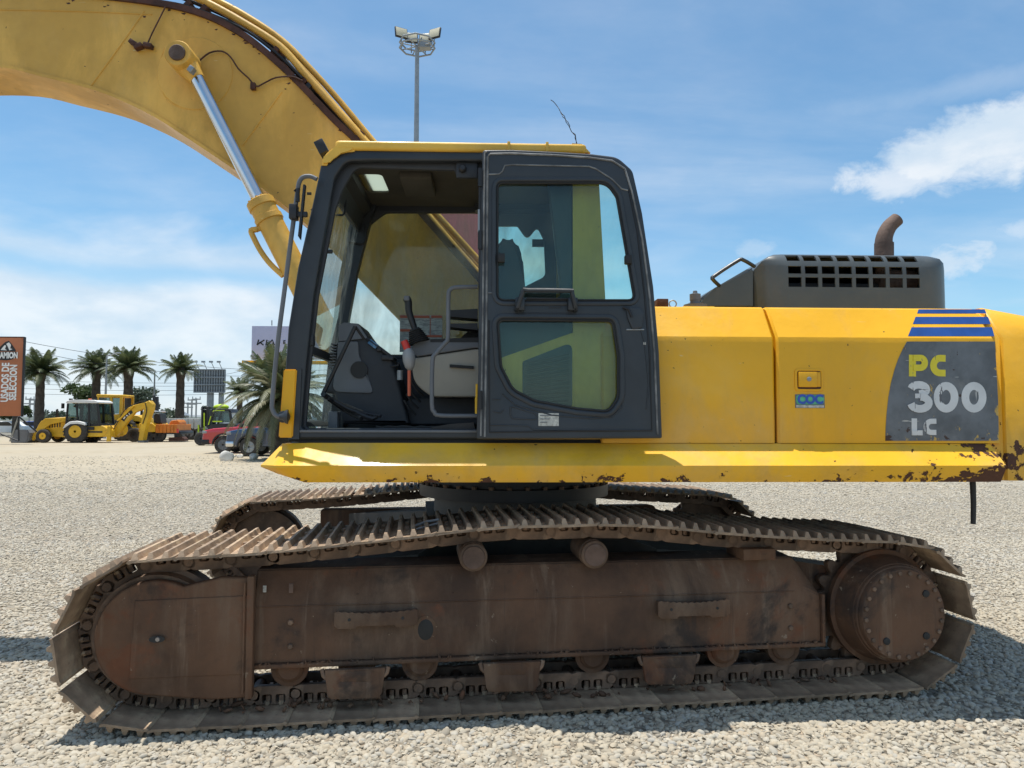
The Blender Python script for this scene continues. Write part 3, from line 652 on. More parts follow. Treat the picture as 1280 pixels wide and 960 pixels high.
# rollers and guards under the frame
rz_ = ZI - RP + .05 + .092
for k, n_ in ((1, 0.0), (0, 2.59)):
    for px in (362, 446, 525, 636, 741, 828, 905, 981):
        s = T(px, 830, NF + .03)[0]; bm = new_bm(); lathe(bm, (s, n_ + .205, rz_), (0, 1, 0), [(0, .055), (.012, .072), (.02, .074), (.022, .098), (.06, .098), (.115, .082), (.215, .082), (.22, .092), (.27, .092), (.28, .07), (.33, .06)], 28)
        add_part('track_roller', bm, M['iron'])
    for px in (446, 637, 829):
        s = T(px, 830, NF + .01)[0]; za = ZB - .01; bm = new_bm()
        out = fillet([(s - .155, za, 0), (s - .15, za - .05, .01), (s - .138, za - .132, .02), (s - .12, za - .150, .01), (s + .12, za - .155, .01), (s + .138, za - .13, .02), (s + .15, za - .05, .01), (s + .155, za, 0)], seg=3)
        notch = fillet([(s - .085, za - .012, .01), (s - .075, za - .062, .01), (s + .07, za - .066, .01), (s + .085, za - .012, .01)], seg=3)
        merge(bm, slab(out, [notch], .03, .006, 1), Matrix.Translation((0, n_ + .105, 0)) @ XZ)
        g_ = add_part('roller_guard', bm, M['iron'])
        bm = new_bm(); box(bm, s - .10, s + .09, n_ + .092, n_ + .135, za - .070, za - .004, .008); sub('guard_block', bm, M['iron'], g_)
        for q in (-.17, .17):
            bm = new_bm(); tube(bm, [(s + q, n_ + .11, za), (s + q * .95, n_ + .105, za - .03), (s + q * .86, n_ + .105, za - .045)], .012, 8); sub('guard_hook', bm, M['link'], g_)
for n_ in (0, 2.59):
    for px in (593, 747):
        s, z = T(px, 690, .11); z = .94 - .05 - .078; bm = new_bm(); lathe(bm, (s, n_ + .165, z), (0, 1, 0), [(0, .064), (.008, .076), (.022, .078), (.028, .068), (.05, .068), (.055, .078), (.30, .078)], 32)
        cr_ = add_part('carrier_roller', bm, M['link']); 
        bm = new_bm(); lathe(bm, (s, n_ + .158, z), (0, 1, 0), [(0, .060), (.01, .066)], 24); sub('roller_cap', bm, M['bright'] if 0 else M['pipe'], cr_)
        bm = new_bm(); box(bm, s - .05, s + .05, n_ + .30, n_ + .40, ZR - .02, z + .03, .005); sub('roller_post', bm, M['iron'], cr_)
s, z = T(948, 695, .2); bm = new_bm(); box(bm, s - .10, s + .10, .18, .42, ZR, z + .045, .01); add_part('slide_block', bm, M['iron'])
# mud caked on ledges, weld beads
rgm = random.Random(12)
def mud(n, fx, nm='caked_mud'):
    bm = new_bm()
    for _ in range(n):
        x, y, z, r = fx(); bmesh.ops.create_icosphere(bm, subdivisions=1, radius=r, matrix=Matrix.Translation((x, y, z)) @ Matrix.Rotation(rgm.uniform(0, 3), 4, 'Y') @ Matrix.Diagonal((rgm.uniform(.8, 2.2), .8, rgm.uniform(.4, .9), 1)))
    o_ = add_part(nm, bm, M['iron'], smooth=60); o_['kind'] = 'stuff'
mud(150, lambda: (rgm.uniform(S0, S1), NF - .012 + rgm.uniform(-.008, .004), ZB + rgm.uniform(.002, .008), rgm.uniform(.004, .011)))
mud(80, lambda: (T(rgm.choice((446, 637, 829)), 830, NF)[0] + rgm.uniform(-.12, .12), .104, ZB - rgm.uniform(.02, .17), rgm.uniform(.006, .016)))
mud(120, lambda: (rgm.uniform(S0 + .1, S1 - .2), NF + .01 + rgm.uniform(0, .06), ZT + rgm.uniform(-.005, .015) , rgm.uniform(.006, .014)))
mud(70, lambda: (rgm.uniform(-1.75, 1.75), rgm.uniform(.12, .24), .062 + rgm.uniform(0, .006), rgm.uniform(.008, .02)))
bm = new_bm(); tube(bm, [(yo[0][0] - .045 + rgm.uniform(-.001, .001), NI - .012, yo[1][1] - .02 - i * .012) for i in range(int((yo[1][1] - yo[0][1]) / .012) - 2)], .006, 5); sub('weld_bead', bm, M['iron'], yk)
bm = new_bm(); tube(bm, [(S0 + .02 + i * .02, NF - .001, ZT - .03 + rgm.uniform(-.001, .001)) for i in range(int((S1 - S0) / .02) - 8)], .004, 5); sub('weld_bead', bm, M['iron'], fr)
for q in (.06, .94):
    for zz in (.12, .5):
        bm = new_bm(); lathe(bm, (S0 + (S1 - S0) * q, NF - .012, ZB + (ZT - ZB) * zz + .05), (0, 1, 0), [(0, .012), (.004, .016), (.014, .016)], 6); sub('bolt', bm, M['link'], fr)
# car body between the tracks: centre drum, four legs
bm = new_bm(); cs_ = .02
for sx in (-1, 1):
    for sy in (-1, 1):
        a = [(cs_ + sx * .25, 1.595 + sy * .3), (cs_ + sx * .62, 1.595 + sy * .12), (cs_ + sx * 1.32, 1.595 + sy * 1.12), (cs_ + sx * .72, 1.595 + sy * 1.12)]
        lo = [.42, .42, .44, .44]; hi = [.92, .88, .74, .78]
        b0 = [bm.verts.new((p[0], p[1], q)) for p, q in zip(a, lo)]; b1 = [bm.verts.new((p[0], p[1], q)) for p, q in zip(a, hi)]
        bm.faces.new(b0); bm.faces.new(b1[::-1])
        for i in range(4): bm.faces.new((b0[i], b0[(i + 1) % 4], b1[(i + 1) % 4], b1[i]))
box(bm, cs_ - .66, cs_ + .66, 1.0, 2.19, .40, .90)
M['body'] = mk('car_body_grey_paint', (.085, .082, .075), .7, var=.2, layers=(dict(col=(.16, .12, .08), scale=3, lo=.5, hi=.7, amt=.6),), bump=(15, 1, .004))
cbd = add_part('car_body', bm, M['body'])
bm = new_bm(); lathe(bm, (cs_, 1.595, 0), (0, 0, 1), [(.60, .62), (1.02, .60), (1.02, .2)], 48); sub('centre_drum', bm, M['body'], cbd)
bm = new_bm(); lathe(bm, (cs_ - .01, 1.595, 0), (0, 0, 1), [(1.02, .60), (1.02, .70), (1.10, .70), (1.105, .66), (1.13, .66), (1.135, .72), (1.235, .72), (1.235, .3)], 64); sb2 = add_part('swing_bearing', bm, M['black'])
for i in range(36):
    a = 2 * math.pi * i / 36; bm = new_bm(); lathe(bm, (cs_ - .01 + .685 * math.cos(a), 1.595 + .685 * math.sin(a), 1.10), (0, 0, 1), [(0, .018), (.02, .018)], 6); sub('bolt', bm, M['link'], sb2)
# a strip of bent sheet lying on the near track, a hose across it
a = T(515, 656, .3); b = T(548, 647, .35)
bm = new_bm(); tube(bm, [(a[0], .22, a[1]), ((a[0] + b[0]) / 2, .26, (a[1] + b[1]) / 2 + .005), (b[0], .24, b[1] + .004)], .007, 6); tube(bm, [(a[0] + .01, .19, a[1] - .012), (b[0] + .01, .21, b[1] - .008)], .006, 6)
o_ = obj('metal_strip', bm, M['galv'], None, TM); tag(o_, 'pair of thin shiny metal strips lying across the near track shoes', 'metal strip')
# ------------------------------------------------------------------ the excavator: upper works
YH = 3.96                                         # near face of the engine house
def part(name, bm, mat, parent=None, smooth=35, label=None):
    o = obj(name, bm, mat, parent or ex, None, smooth)
    if label: o['label'] = label
    return o
def wpts(pts, Y): return [W(p[0], p[1], Y) for p in pts]
def pwall(pts, holes, Y, thick, bev=0):           # a wall whose outline and holes are given as photograph points with corner radii
    return wall(fillet(pw(pts, Y)), [fillet(pw(h, Y))[::-1] for h in holes], Y, thick, bev)
def loft(bm, secs, close=True):                   # secs: rings of equally many 3-D points
    rings = [[bm.verts.new(p) for p in s] for s in secs]; n = len(rings[0])
    for a, b in zip(rings, rings[1:]):
        for i in range(n if close else n - 1): bm.faces.new((a[i], a[(i + 1) % n], b[(i + 1) % n], b[i]))
    if close: bm.faces.new(rings[0]); bm.faces.new(rings[-1][::-1])
    return bm
X = lambda px, Y=YH, py=480: W(px, py, Y)[0]
Z = lambda py, Y=YH, px=640: W(px, py, Y)[1]
ZSK0, ZSK1, ZSK2 = Z(603, 3.88), Z(582, 3.84), Z(554, YH)      # skirt: lower edge, fold, upper edge
# platform (revolving frame)
bm = new_bm(); prism(bm, [(X(352) , ZSK2 - .01), (X(352), ZSK0 + .05), (X(400), ZSK0 + .012), (3.30, ZSK0 + .012), (3.30, ZSK2 - .01)], 4.02, 6.86)
part('revolving_frame', bm, M['black'])
# side skirt: sloping upper face, lower face tucked in, its nose cut back
bm = new_bm()
def sk(x, nose=0):
    if nose == 2: zz = (ZSK2 - ZSK1); return [(x, 3.99, ZSK1 + .02), (x, 3.90, ZSK1 + .0), (x, 3.90, ZSK1 - .01), (x, 3.97, ZSK1 - .02), (x, 4.05, ZSK1 - .02), (x, 4.05, ZSK1 + .02)]
    if nose == 1: return [(x, 3.975, ZSK2 - .004), (x, 3.842, ZSK1), (x, 3.842, ZSK1 - .012), (x, 3.90, ZSK0 + .045), (x, 4.06, ZSK0 + .045), (x, 4.06, ZSK2 - .004)]
    return [(x, 3.965, ZSK2), (x, 3.838, ZSK1), (x, 3.838, ZSK1 - .012), (x, 3.885, ZSK0), (x, 4.06, ZSK0), (x, 4.06, ZSK2)]
xn = W(326, 578, 3.9)[0]
loft(bm, [sk(xn, 2), sk(W(352, 552, YH)[0], 1), sk(W(381, 603, 3.88)[0])] + [sk(W(381, 603, 3.88)[0] + (W(1256, 580, 3.85)[0] - W(381, 603, 3.88)[0]) * i / 20) for i in range(1, 21)])
bmesh.ops.bevel(bm, geom=[e for e in bm.edges if e.calc_face_angle(0) > .35], offset=.006, segments=2, affect='EDGES')
part('side_skirt', bm, M['skirt'])
bm = new_bm(); box(bm, X(372), X(1250), 4.0, 4.04, ZSK2 - .002, ZSK2 + .008); part('skirt_gap', bm, M['rubber'])
# house side panels, sloping in above the fold
ZF = Z(419); YT = 4.115; ZTOP = W(900, 384.5, YT)[1]; DECK = ZTOP + .012
def panel(name, x0, x1, zb, mat, Yn=YH, r=.010, label=None, topdx=0, n=2):
    bm = new_bm(); secs = []
    rows = [(Yn, zb), (Yn, ZF - .03), (Yn + .006, ZF), (YT - .022, ZTOP - .008), (YT - .006, ZTOP + .002), (YT + .03, ZTOP + .008), (YT + .3, ZTOP + .010), (YT + .3, zb)]
    def sec(x, d): 
        return [(x + (topdx * max(0, (z - zb) / (ZTOP - zb)) ** 2 if x == x1 else 0), y + (.0 if not d else (.012 if y < YT + .02 else 0)), z - (0 if not d or z < ZTOP - .02 else .01)) for y, z in rows]
    secs = [sec(x0, 1), [(p[0] + .012, p[1], p[2]) for p in sec(x0, 0)]]
    for i in range(1, 8):
        xm = x0 + (x1 - x0) * i / 8; secs.append([(xm, y, z) for y, z in rows])
    e = sec(x1, 1); secs.append([(p[0] - .012, q[1], q[2]) for p, q in zip(e, sec(x1, 0))]); secs.append(e)
    loft(bm, secs); return part(name, bm, mat, label=label, smooth=18)
ZPB = Z(553.5)
p1_ = panel('side_panel', X(752), X(968.5), ZPB, M['panel'], label='plain yellow side panel behind the cab')
p2_ = panel('engine_door', X(971.5), X(1250), ZPB, M['panel'], label='yellow engine door with latch and lettering', topdx=-.035)
bm = new_bm(); box(bm, X(762), X(1262), YT + .06, 6.8, ZSK2, ZTOP - .03); box(bm, X(962), X(978), YH + .05, YT + .08, ZSK2, ZF); box(bm, X(1236), X(1262), YH + .05, YT + .08, ZSK2, ZF); part('house_core', bm, M['rubber'])
bm = new_bm(); box(bm, X(752), X(1262), YT + .18, 6.85, ZTOP - .02, ZTOP + .004); part('deck_plate', bm, M['yplain'])
bm = new_bm(); box(bm, X(640), X(1262), 5.95, 6.86, ZSK2, ZTOP - .35, .02); part('far_house_side', bm, M['yplain'])
# counterweight with rounded tail, going on beyond the frame
bm = new_bm(); secs = []
xa, xb = X(1254), .19 + 3.28
for x, yn in ((xa, YH + .02), (xa + .012, YH + .003), (xa + .3, YH), (xb - .75, YH + .03), (xb - .45, YH + .16), (xb - .2, YH + .42), (xb - .05, YH + .85), (xb, 5.44)):
    yf = 2 * 5.44 - yn; zt = ZTOP + .012 if x < xb - .3 else ZTOP - .04
    row = [(yn, ZSK0 + .0), (yn, ZF), (yn + .13, zt - .03), (yn + .17, zt), (5.44 if x < xb else yn + .001, zt), (yf - .17 if x < xb else yn + .002, zt), (yf + (0 if x < xb else .003), ZF), (yf + (0 if x < xb else .004), ZSK0)]
    dx_ = -.035 if x == xa else 0
    secs.append([(x, y, z) for y, z in row])
loft(bm, secs); part('counterweight', bm, M['weight'], smooth=50)
# rod hanging under the tail
s = W3(1216, 604, 4.0); e = W3(1216.5, 655, 4.0); bm = new_bm(); tube(bm, [s + Vector((-.005, 0, .04)), s, (s + e) / 2 + Vector((.003, 0, 0)), e], .016, 10, taper=(.017, .013)); part('hanging_rod', bm, M['rubber'])
# latch recess, lock and sticker on the engine door
def on_door(px, py): return W3(px, py, YH)
x0, z1 = W(993, 461, YH); x1, z0 = W(1029, 489, YH)
bm = new_bm(); merge(bm, slab(fillet([(x0, z0), (x1, z0), (x1, z1), (x0, z1)], .02), [fillet([(x0 + .014, z0 + .012), (x1 - .012, z0 + .012), (x1 - .012, z1 - .012), (x0 + .014, z1 - .012)], .012)[::-1]], .008, .003), Matrix.Translation((0, YH - .002, 0)) @ XZ); lt = part('latch_frame', bm, M['panel'], p2_)
bm = new_bm(); box(bm, x0 + .012, x1 - .010, YH - .0015, YH + .001, z0 + .010, z1 - .010); part('latch_recess', bm, M['rustedge'], p2_)
bm = new_bm(); box(bm, x0 + .018, x1 - .038, YH - .014, YH, z0 + .022, z1 - .017, .004); part('latch_handle', bm, M['panel'], p2_)
bm = new_bm(); box(bm, x1 - .036, x1 - .015, YH - .006, YH, z0 + .024, z1 - .018, .002); part('latch_hinge', bm, M['panel'], p2_)
c_ = W(1010, 474, YH); bm = new_bm(); lathe(bm, (c_[0], YH - .018, c_[1]), (0, 1, 0), [(0, .010), (.002, .013), (.006, .013)], 16); part('lock', bm, M['galv'], p2_)
def flat_on(name, pts, Y, mat, parent, th=.0012, M2=None):
    bm = new_bm(); merge(bm, slab(pts, [], th), Matrix.Translation((0, Y - th / 2, 0)) @ XZ); return part(name, bm, mat, parent, smooth=0)
def rect(px0, py0, px1, py1, Y): a = W(px0, py1, Y); b = W(px1, py0, Y); return [(a[0], a[1]), (b[0], a[1]), (b[0], b[1]), (a[0], b[1])]
flat_on('sticker', rect(994, 493, 1030.5, 510, YH), YH - .0005, M['greyin'], p2_)
flat_on('sticker_band', fillet([(*p, .02) for p in rect(995, 493.8, 1029.5, 505.5, YH)]), YH - .002, M['green'], p2_)
bm = text_mesh('COC', .070, .0004, .0035, spacing=.95); c_ = W(1012.5, 499.6, YH); bmesh.ops.transform(bm, matrix=Matrix.Translation((c_[0], YH - .0045, c_[1])) @ XZ @ Matrix.Diagonal((.95, 1, 1, 1)), verts=bm.verts); part('sticker_letters', bm, M['stblue'], p2_)['kind'] = 'stuff'
flat_on('sticker_strip', rect(995, 506.5, 1029.5, 509.5, YH), YH - .002, M['paper'], p2_)
# stripes on the sloping band
nsl = Vector((0, -(ZTOP - ZF - .006), (YT - .022) - (YH + .006))).normalized()
nsl = Vector((0, -(ZTOP - .008 - ZF), (YT - .022 - YH - .006))).normalized()
def slope(px, py, up=.0012): return on_plane(px, py, Vector((0, YH + .006, ZF)) + nsl * up, nsl)
for (l0, r0, ya, l1, r1, yb) in ((1148, 1231, 386.6, 1146.5, 1233, 391.8), (1144.5, 1235, 396, 1141, 1238.5, 405), (1139.5, 1240, 409, 1135, 1243, 420.2)):
    bm = new_bm(); f = [bm.verts.new(slope(*q)) for q in ((l1, yb), (r1, yb), (r0, ya), (l0, ya))]; bm.faces.new(f); part('stripe', bm, M['blue'], p2_, smooth=0)
dl = [(1133.5, 427), (1128, 437), (1122.5, 449), (1118, 462), (1113.5, 479), (1110.5, 496), (1108.3, 515), (1107, 534), (1106.5, 551)]
dec = [W(x, y, YH) for x, y in dl] + [W(1248.5, 551, YH), W(1247.3, 500, YH), W(1243.5, 427, YH)]
flat_on('decal', dec[::-1], YH - .0008, M['decal'], p2_)
def letter(pts_or_rings, mat, name='letter'):
    bm = new_bm()
    for kind, pts, wd in pts_or_rings:
        Q = [W(x, y, YH) for x, y in pts]; ribbon(bm, [Vector(q) for q in Q], wd * YH / F_PX, .0006 * len(bm.verts[:1]) * (1 + len(bm.verts) % 7), kind == 'ring')
    bmesh.ops.remove_doubles(bm, verts=bm.verts, dist=1e-6)
    bmesh.ops.transform(bm, matrix=Matrix.Translation((0, YH - .0035, 0)) @ XZ, verts=bm.verts)
    r = bmesh.ops.extrude_face_region(bm, geom=bm.faces[:]); bmesh.ops.translate(bm, vec=(0, .0015, 0), verts=[v for v in r['geom'] if isinstance(v, bmesh.types.BMVert)])
    return part(name, bm, mat, p2_, smooth=0)
def parc(cx, cy, rx, ry, a0, a1, n=14): return [(cx + rx * math.cos(R(a0 + (a1 - a0) * i / n)), cy - ry * math.sin(R(a0 + (a1 - a0) * i / n))) for i in range(n + 1)]
letter([('s', [(1140.2, 443.5), (1140.2, 470.6)], 9), ('s', [(1141, 447.5), (1149, 447.5)] + parc(1150, 453.6, 5.2, 6.1, 88, -88, 10) + [(1149, 459.8), (1141, 459.8)], 8.2)], M['lyel'])
letter([('s', [(1181.5, 448)] + parc(1175, 457, 8.6, 9.3, 88, 272, 14) + [(1181.5, 466.4)], 8.6)], M['lyel'])
letter([('s', parc(1148, 486.8, 9.6, 5.8, 172, -85, 12), 9.6), ('s', parc(1149, 503.5, 11.2, 7.6, 85, -172, 14), 9.8), ('s', [(1143.5, 494.9), (1150, 494.9)], 6)], M['lwht'])
letter([('ring', parc(1182.2, 496.6, 10.6, 14.2, 0, 348, 27), 10)], M['lwht']); letter([('ring', parc(1217, 496.6, 10.8, 14.2, 0, 348, 27), 10)], M['lwht'])
letter([('s', [(1142.5, 523), (1142.5, 544)], 7), ('s', [(1139.5, 541), (1152.5, 541)], 6.4)], M['lwht'])
letter([('s', [(1170, 526.5)] + parc(1164, 533.5, 6.6, 7, 85, 275, 12) + [(1170, 540.5)], 6.6)], M['lwht'])
# engine hood: rounded shell with a cut-out grille
YN, YF = 4.5, 5.75; HZ0 = ZTOP - .03; HZ1 = W(1050, 319.5, YN + .12)[1]; HX0, HX1 = X(937, YN + .12, 360), X(1181, YN + .14, 360); HR = .20
cols = [(985.4 + 21.1 * i, 1001.8 + 21.1 * i) for i in range(8)]; hx = [(X(a, YN, 345), X(b, YN, 345)) for a, b in cols]
rowz = [(W(1050, 359, YN)[1], W(1050, 347, YN)[1]), (W(1050, 342.5, YN)[1], W(1050, 331, YN)[1])]
us = sorted(set([HX0 + HR * (1 - math.cos(R(a))) for a in range(0, 91, 15)] + [HX1 - HR * (1 - math.cos(R(a))) for a in range(0, 91, 15)] + [x for h in hx for x in h]))
sec = [(YN, HZ0), (YN, rowz[0][0]), (YN, rowz[0][1]), (YN, rowz[1][0]), (YN + .004, rowz[1][1] - .01)]
for a in range(10, 91, 16): sec.append((YN + .004 + .11 * (1 - math.cos(R(a))), HZ1 - .11 * (1 - math.sin(R(a)))))
sec += [(YN + .114, HZ1), (YF - .12, HZ1), (YF - .03, HZ1 - .04), (YF, HZ1 - .14), (YF, HZ0)]
sec.sort(key=lambda p: 0)
bm = new_bm(); rings = []
for x in us:
    d = min(x - HX0, HX1 - x); ins = 0 if d >= HR else HR - math.sqrt(max(0, HR * HR - (HR - d) ** 2))
    rings.append([bm.verts.new((x, min(max(y, YN + ins), YF - ins), min(z, HZ1 - ins))) for y, z in sec])
holes = []
for i in range(len(us) - 1):
    xm = (us[i] + us[i + 1]) / 2; inh = any(a < xm < b for a, b in hx)
    for j in range(len(sec) - 1):
        if inh and j in (1, 3, 6, 7): continue
        try: bm.faces.new((rings[i][j], rings[i + 1][j], rings[i + 1][j + 1], rings[i][j + 1]))
        except ValueError: pass
for r_ in (rings[0], rings[-1]): bm.faces.new(r_)
bmesh.ops.recalc_face_normals(bm, faces=bm.faces)
bmesh.ops.solidify(bm, geom=bm.faces[:], thickness=.012)
hd = part('engine_hood', bm, M['hood'], smooth=35)
bm = new_bm(); box(bm, HX0 + .1, HX1 - .35, YN + .22, YN + .9, HZ0, HZ1 - .16, .02); part('engine_block', bm, M['rubber'], hd)
bm = new_bm(); a = W3(1095, 352, YN + .25); b = W3(1160, 348, YN + .25); lathe(bm, a, (1, 0, 0), [(0, .06), (.02, .085), (.24, .085), (.26, .06)], 20); part('muffler', bm, M['pipe'], hd)
bm = new_bm(); a = W3(1104, 350, YN + .25); tube(bm, [a, W3(1104, 322, YN + .25)], .05, 16); part('muffler_outlet', bm, M['pipe'], hd)
# torn edge slivers over the grille
rgh = random.Random(3)
for px in (1003, 1012, 1024, 1040, 1066):
    a = W3(px, 321, YN + .1); bm = new_bm(); tube(bm, [a, a + Vector((rgh.uniform(-.03, .03), .01, .01)), a + Vector((rgh.uniform(.02, .06), 0, .004))], .0035, 5); part('torn_edge', bm, M['hood'], hd)
# front cowl of the hood, sloping to the left
bm = new_bm(); prism(bm, wpts([(863, 386), (876, 372), (893, 360), (938, 334), (945, 334), (945, 386)], YN + .1), YN + .1, YF - .2); bmesh.ops.bevel(bm, geom=bm.edges[:], offset=.02, segments=2, affect='EDGES'); part('hood_cowl', bm, M['hood'])
bm = new_bm(); tube(bm, [W3(899, 357, 4.55), W3(891, 349, 4.42), W3(893, 345, 4.42), W3(922, 326, 4.42), W3(929, 325, 4.42), W3(943, 333, 4.5)], .012, 10, smooth_path=3); part('hood_handrail', bm, M['dark'])
lathe_bm = new_bm(); a = W3(869, 378, 4.3); lathe(lathe_bm, a + Vector((0, 0, -.05)), (0, 0, 1), [(0, .07), (.035, .07), (.036, .03), (.06, .03), (.062, .033), (.10, .033), (.105, .015), (.12, .012)], 16); part('filler_cap', lathe_bm, M['greyin'])
bm = new_bm(); box(bm, X(850, 4.3), X(890, 4.3), 4.22, 4.5, ZTOP, ZTOP + .025, .006); part('cap_base', bm, M['yplain'])
bm = new_bm(); box(bm, X(820, 4.3), X(834, 4.3), 4.25, 4.4, ZTOP + .0, W(830, 375, 4.3)[1], .004); part('hinge_block', bm, M['rustedge'])
bm = new_bm(); c_ = W3(841, 381, 4.25); tube(bm, [c_ + Vector((.022 * math.cos(R(a)), 0, .022 * math.sin(R(a)) + .005)) for a in range(0, 361, 30)], .004, 6, caps=False); part('lifting_ring', bm, M['galv'])
# exhaust stack
YE = YN + .35
bm = new_bm(); p = [W3(1105, 326, YE), W3(1105, 304, YE)]; tube(bm, p, .062, 24); part('exhaust_collar', bm, M['pipe'])
bm = new_bm(); P_ = [W3(1104.5, 310, YE), W3(1104.5, 303, YE), W3(1105.5, 296, YE), W3(1108.5, 288.5, YE), W3(1113, 281.5, YE), W3(1121.5, 274, YE)]
tube(bm, P_, .058, 24, smooth_path=4, taper=(.059, .047)); 
top = [v for v in bm.verts if v.co.z > P_[-1].z - .09]
part('exhaust_pipe', bm, M['pipe'], smooth=50)

# ------------------------------------------------------------------ boom
YB1, YB2 = 5.17, 5.61
low = [(-560, 330), (-420, 205), (-300, 130), (-180, 96), (-80, 84), (0, 84.5), (56, 97), (112, 111), (150, 125), (195, 147), (240, 176), (285, 206), (335, 240), (385, 282), (440, 338), (500, 400), (545, 446), (590, 492)]
upp = [(655, 470), (668, 440), (640, 395), (600, 345), (560, 300), (520, 254), (480, 206), (450, 176), (420, 148), (375, 101), (335, 64), (300, 38), (258, 17), (205, 3), (120, -8), (0, -18), (-120, -20), (-240, -2), (-360, 60), (-500, 190), (-620, 350)]
def spl(pts, k=4):
    P = [Vector(p) for p in pts]; P = [P[0] * 2 - P[1]] + P + [P[-1] * 2 - P[-2]]; out = []
    for i in range(1, len(P) - 2):
        for j in range(k):
            t = j / k; a, b, c, d = P[i - 1:i + 3]; out.append(tuple(.5 * ((2 * b) + (c - a) * t + (2 * a - 5 * b + 4 * c - d) * t * t + (3 * b - a - 3 * c + d) * t ** 3)))
    return out + [tuple(P[-2])]
lo_w = spl(wpts(low, YB1)); up_w = spl(wpts(upp, YB1))
bm = new_bm(); prism(bm, lo_w + up_w, YB1, YB2)
boom = part('boom', bm, M['boom'], smooth=25)
# flange plate along the top, rusted; it stands proud of the side
def offset_line(pts, d):
    out = []
    for i, p in enumerate(pts):
        a = Vector(pts[max(i - 1, 0)]); b = Vector(pts[min(i + 1, len(pts) - 1)]); t_ = (b - a).normalized(); out.append((p[0] - t_.y * d, p[1] + t_.x * d))
    return out
ul = up_w[6:64]; o1 = offset_line(ul, -.004); o2 = offset_line(ul, .040); 
bm = new_bm(); prism(bm, o1 + o2[::-1], YB1 - .022, YB2 + .022); part('top_flange', bm, M['rustedge'], boom)
ll = lo_w[4:62]; o1 = offset_line(ll, -.004); o2 = offset_line(ll, .018); bm = new_bm(); prism(bm, o1 + o2[::-1], YB1 - .018, YB2 + .018); part('bottom_flange', bm, M['boom'], boom)
# rust bleeding from the top flange: a ragged scab along the edge of the side plate
rgb = random.Random(6); dense = spl(up_w, 6)[150:400]; strip = []
for k, p in enumerate(dense):
    q = dense[min(k + 1, len(dense) - 1)]; o_ = dense[max(k - 1, 0)]; t_ = (Vector(q) - Vector(o_)).normalized(); nn = Vector((-t_.y, t_.x))
    d = .004 + .030 * max(0, mnoise.noise(Vector((k * .05, 0, 0))) + .25) + .035 * max(0, mnoise.noise(Vector((k * .31, 5, 0)))) + .018 * max(0, mnoise.noise(Vector((k * 1.1, 9, 0))))
    if nn.dot(Vector(W(300, 150, YB1)) - Vector(p)) < 0: nn = -nn
    strip.append((Vector(p), Vector(p) + nn * d))
bm = new_bm(); a = [bm.verts.new((p.x, YB1 - .0016, p.y)) for p, _ in strip]; b = [bm.verts.new((q.x, YB1 - .0016, q.y)) for _, q in strip]
for k in range(len(a) - 1): bm.faces.new((a[k], a[k + 1], b[k + 1], b[k]))
part('rust_scab', bm, M['rustedge'], boom, smooth=0)
for k in range(60):
    p, q = strip[rgb.randrange(len(strip))]; c_ = q + (q - p).normalized() * abs(rgb.gauss(0, .035)); n_ = rgb.randint(9, 13); r1 = rgb.uniform(.003, .011); poly = []
    for i in range(n_):
        a = 2 * math.pi * i / n_; r_ = r1 * rgb.uniform(.35, 1.25); poly.append((c_.x + 1.8 * r_ * math.cos(a), c_.y + r_ * math.sin(a)))
    bm = new_bm(); prism(bm, poly, YB1 - .0012, YB1 + .001); part('rust_scab', bm, M['rustedge'], boom, smooth=0)
# weld seams and stiffener marks
def seam(pts, r=.006, name='weld_seam', mat='boom', Y=YB1, parent=None):
    bm = new_bm(); tube(bm, [W3(x, y, Y) for x, y in pts], r, 6, smooth_path=3 if len(pts) > 2 else 0); return part(name, bm, M[mat], parent or boom)
seam([(180, 14), (148, 60), (113, 108)], .008); seam([(352, 115), (328, 148), (303, 182)], .007); seam([(0, 12), (100, 14), (190, 18)], .006)
seam([(205, 60), (198, 90), (205, 120), (222, 133), (250, 136), (275, 120), (284, 98)], .004)
bm = new_bm(); lathe(bm, W3(244, 92, YB1) , (0, -1, 0), [(0, .27), (.006, .265), (.006, .1)], 40); part('pin_doubler', bm, M['boom'], boom)
# bracket bits and grease lines
for (px, py, a) in ((167, 54, .6), (173, 58, -.4), (185, 57, .2)):
    c_ = W3(px, py, YB1 - .03); bm = new_bm(); box(bm, -.03, .03, -.02, .03, -.016, .016, .004, Matrix.Translation(c_) @ Matrix.Rotation(a, 4, 'Y')); part('bracket', bm, M['rustedge'], boom)
seam([(207, 8), (200, 22), (190, 42), (184, 56)], .005, 'grease_line', 'rustedge', YB1 - .03); 
seam([(249, 76), (262, 66), (277, 64), (288, 71), (298, 86), (311, 98), (320, 108), (330, 104), (345, 97), (365, 96), (378, 101)], .006, 'grease_line', 'rustedge', YB1 - .03)
c_ = W3(316, 107, YB1 - .02); bm = new_bm(); box(bm, c_.x - .015, c_.x + .02, c_.y - .015, c_.y + .02, c_.z - .03, c_.z + .02, .005); part('line_clip', bm, M['rustedge'], boom)
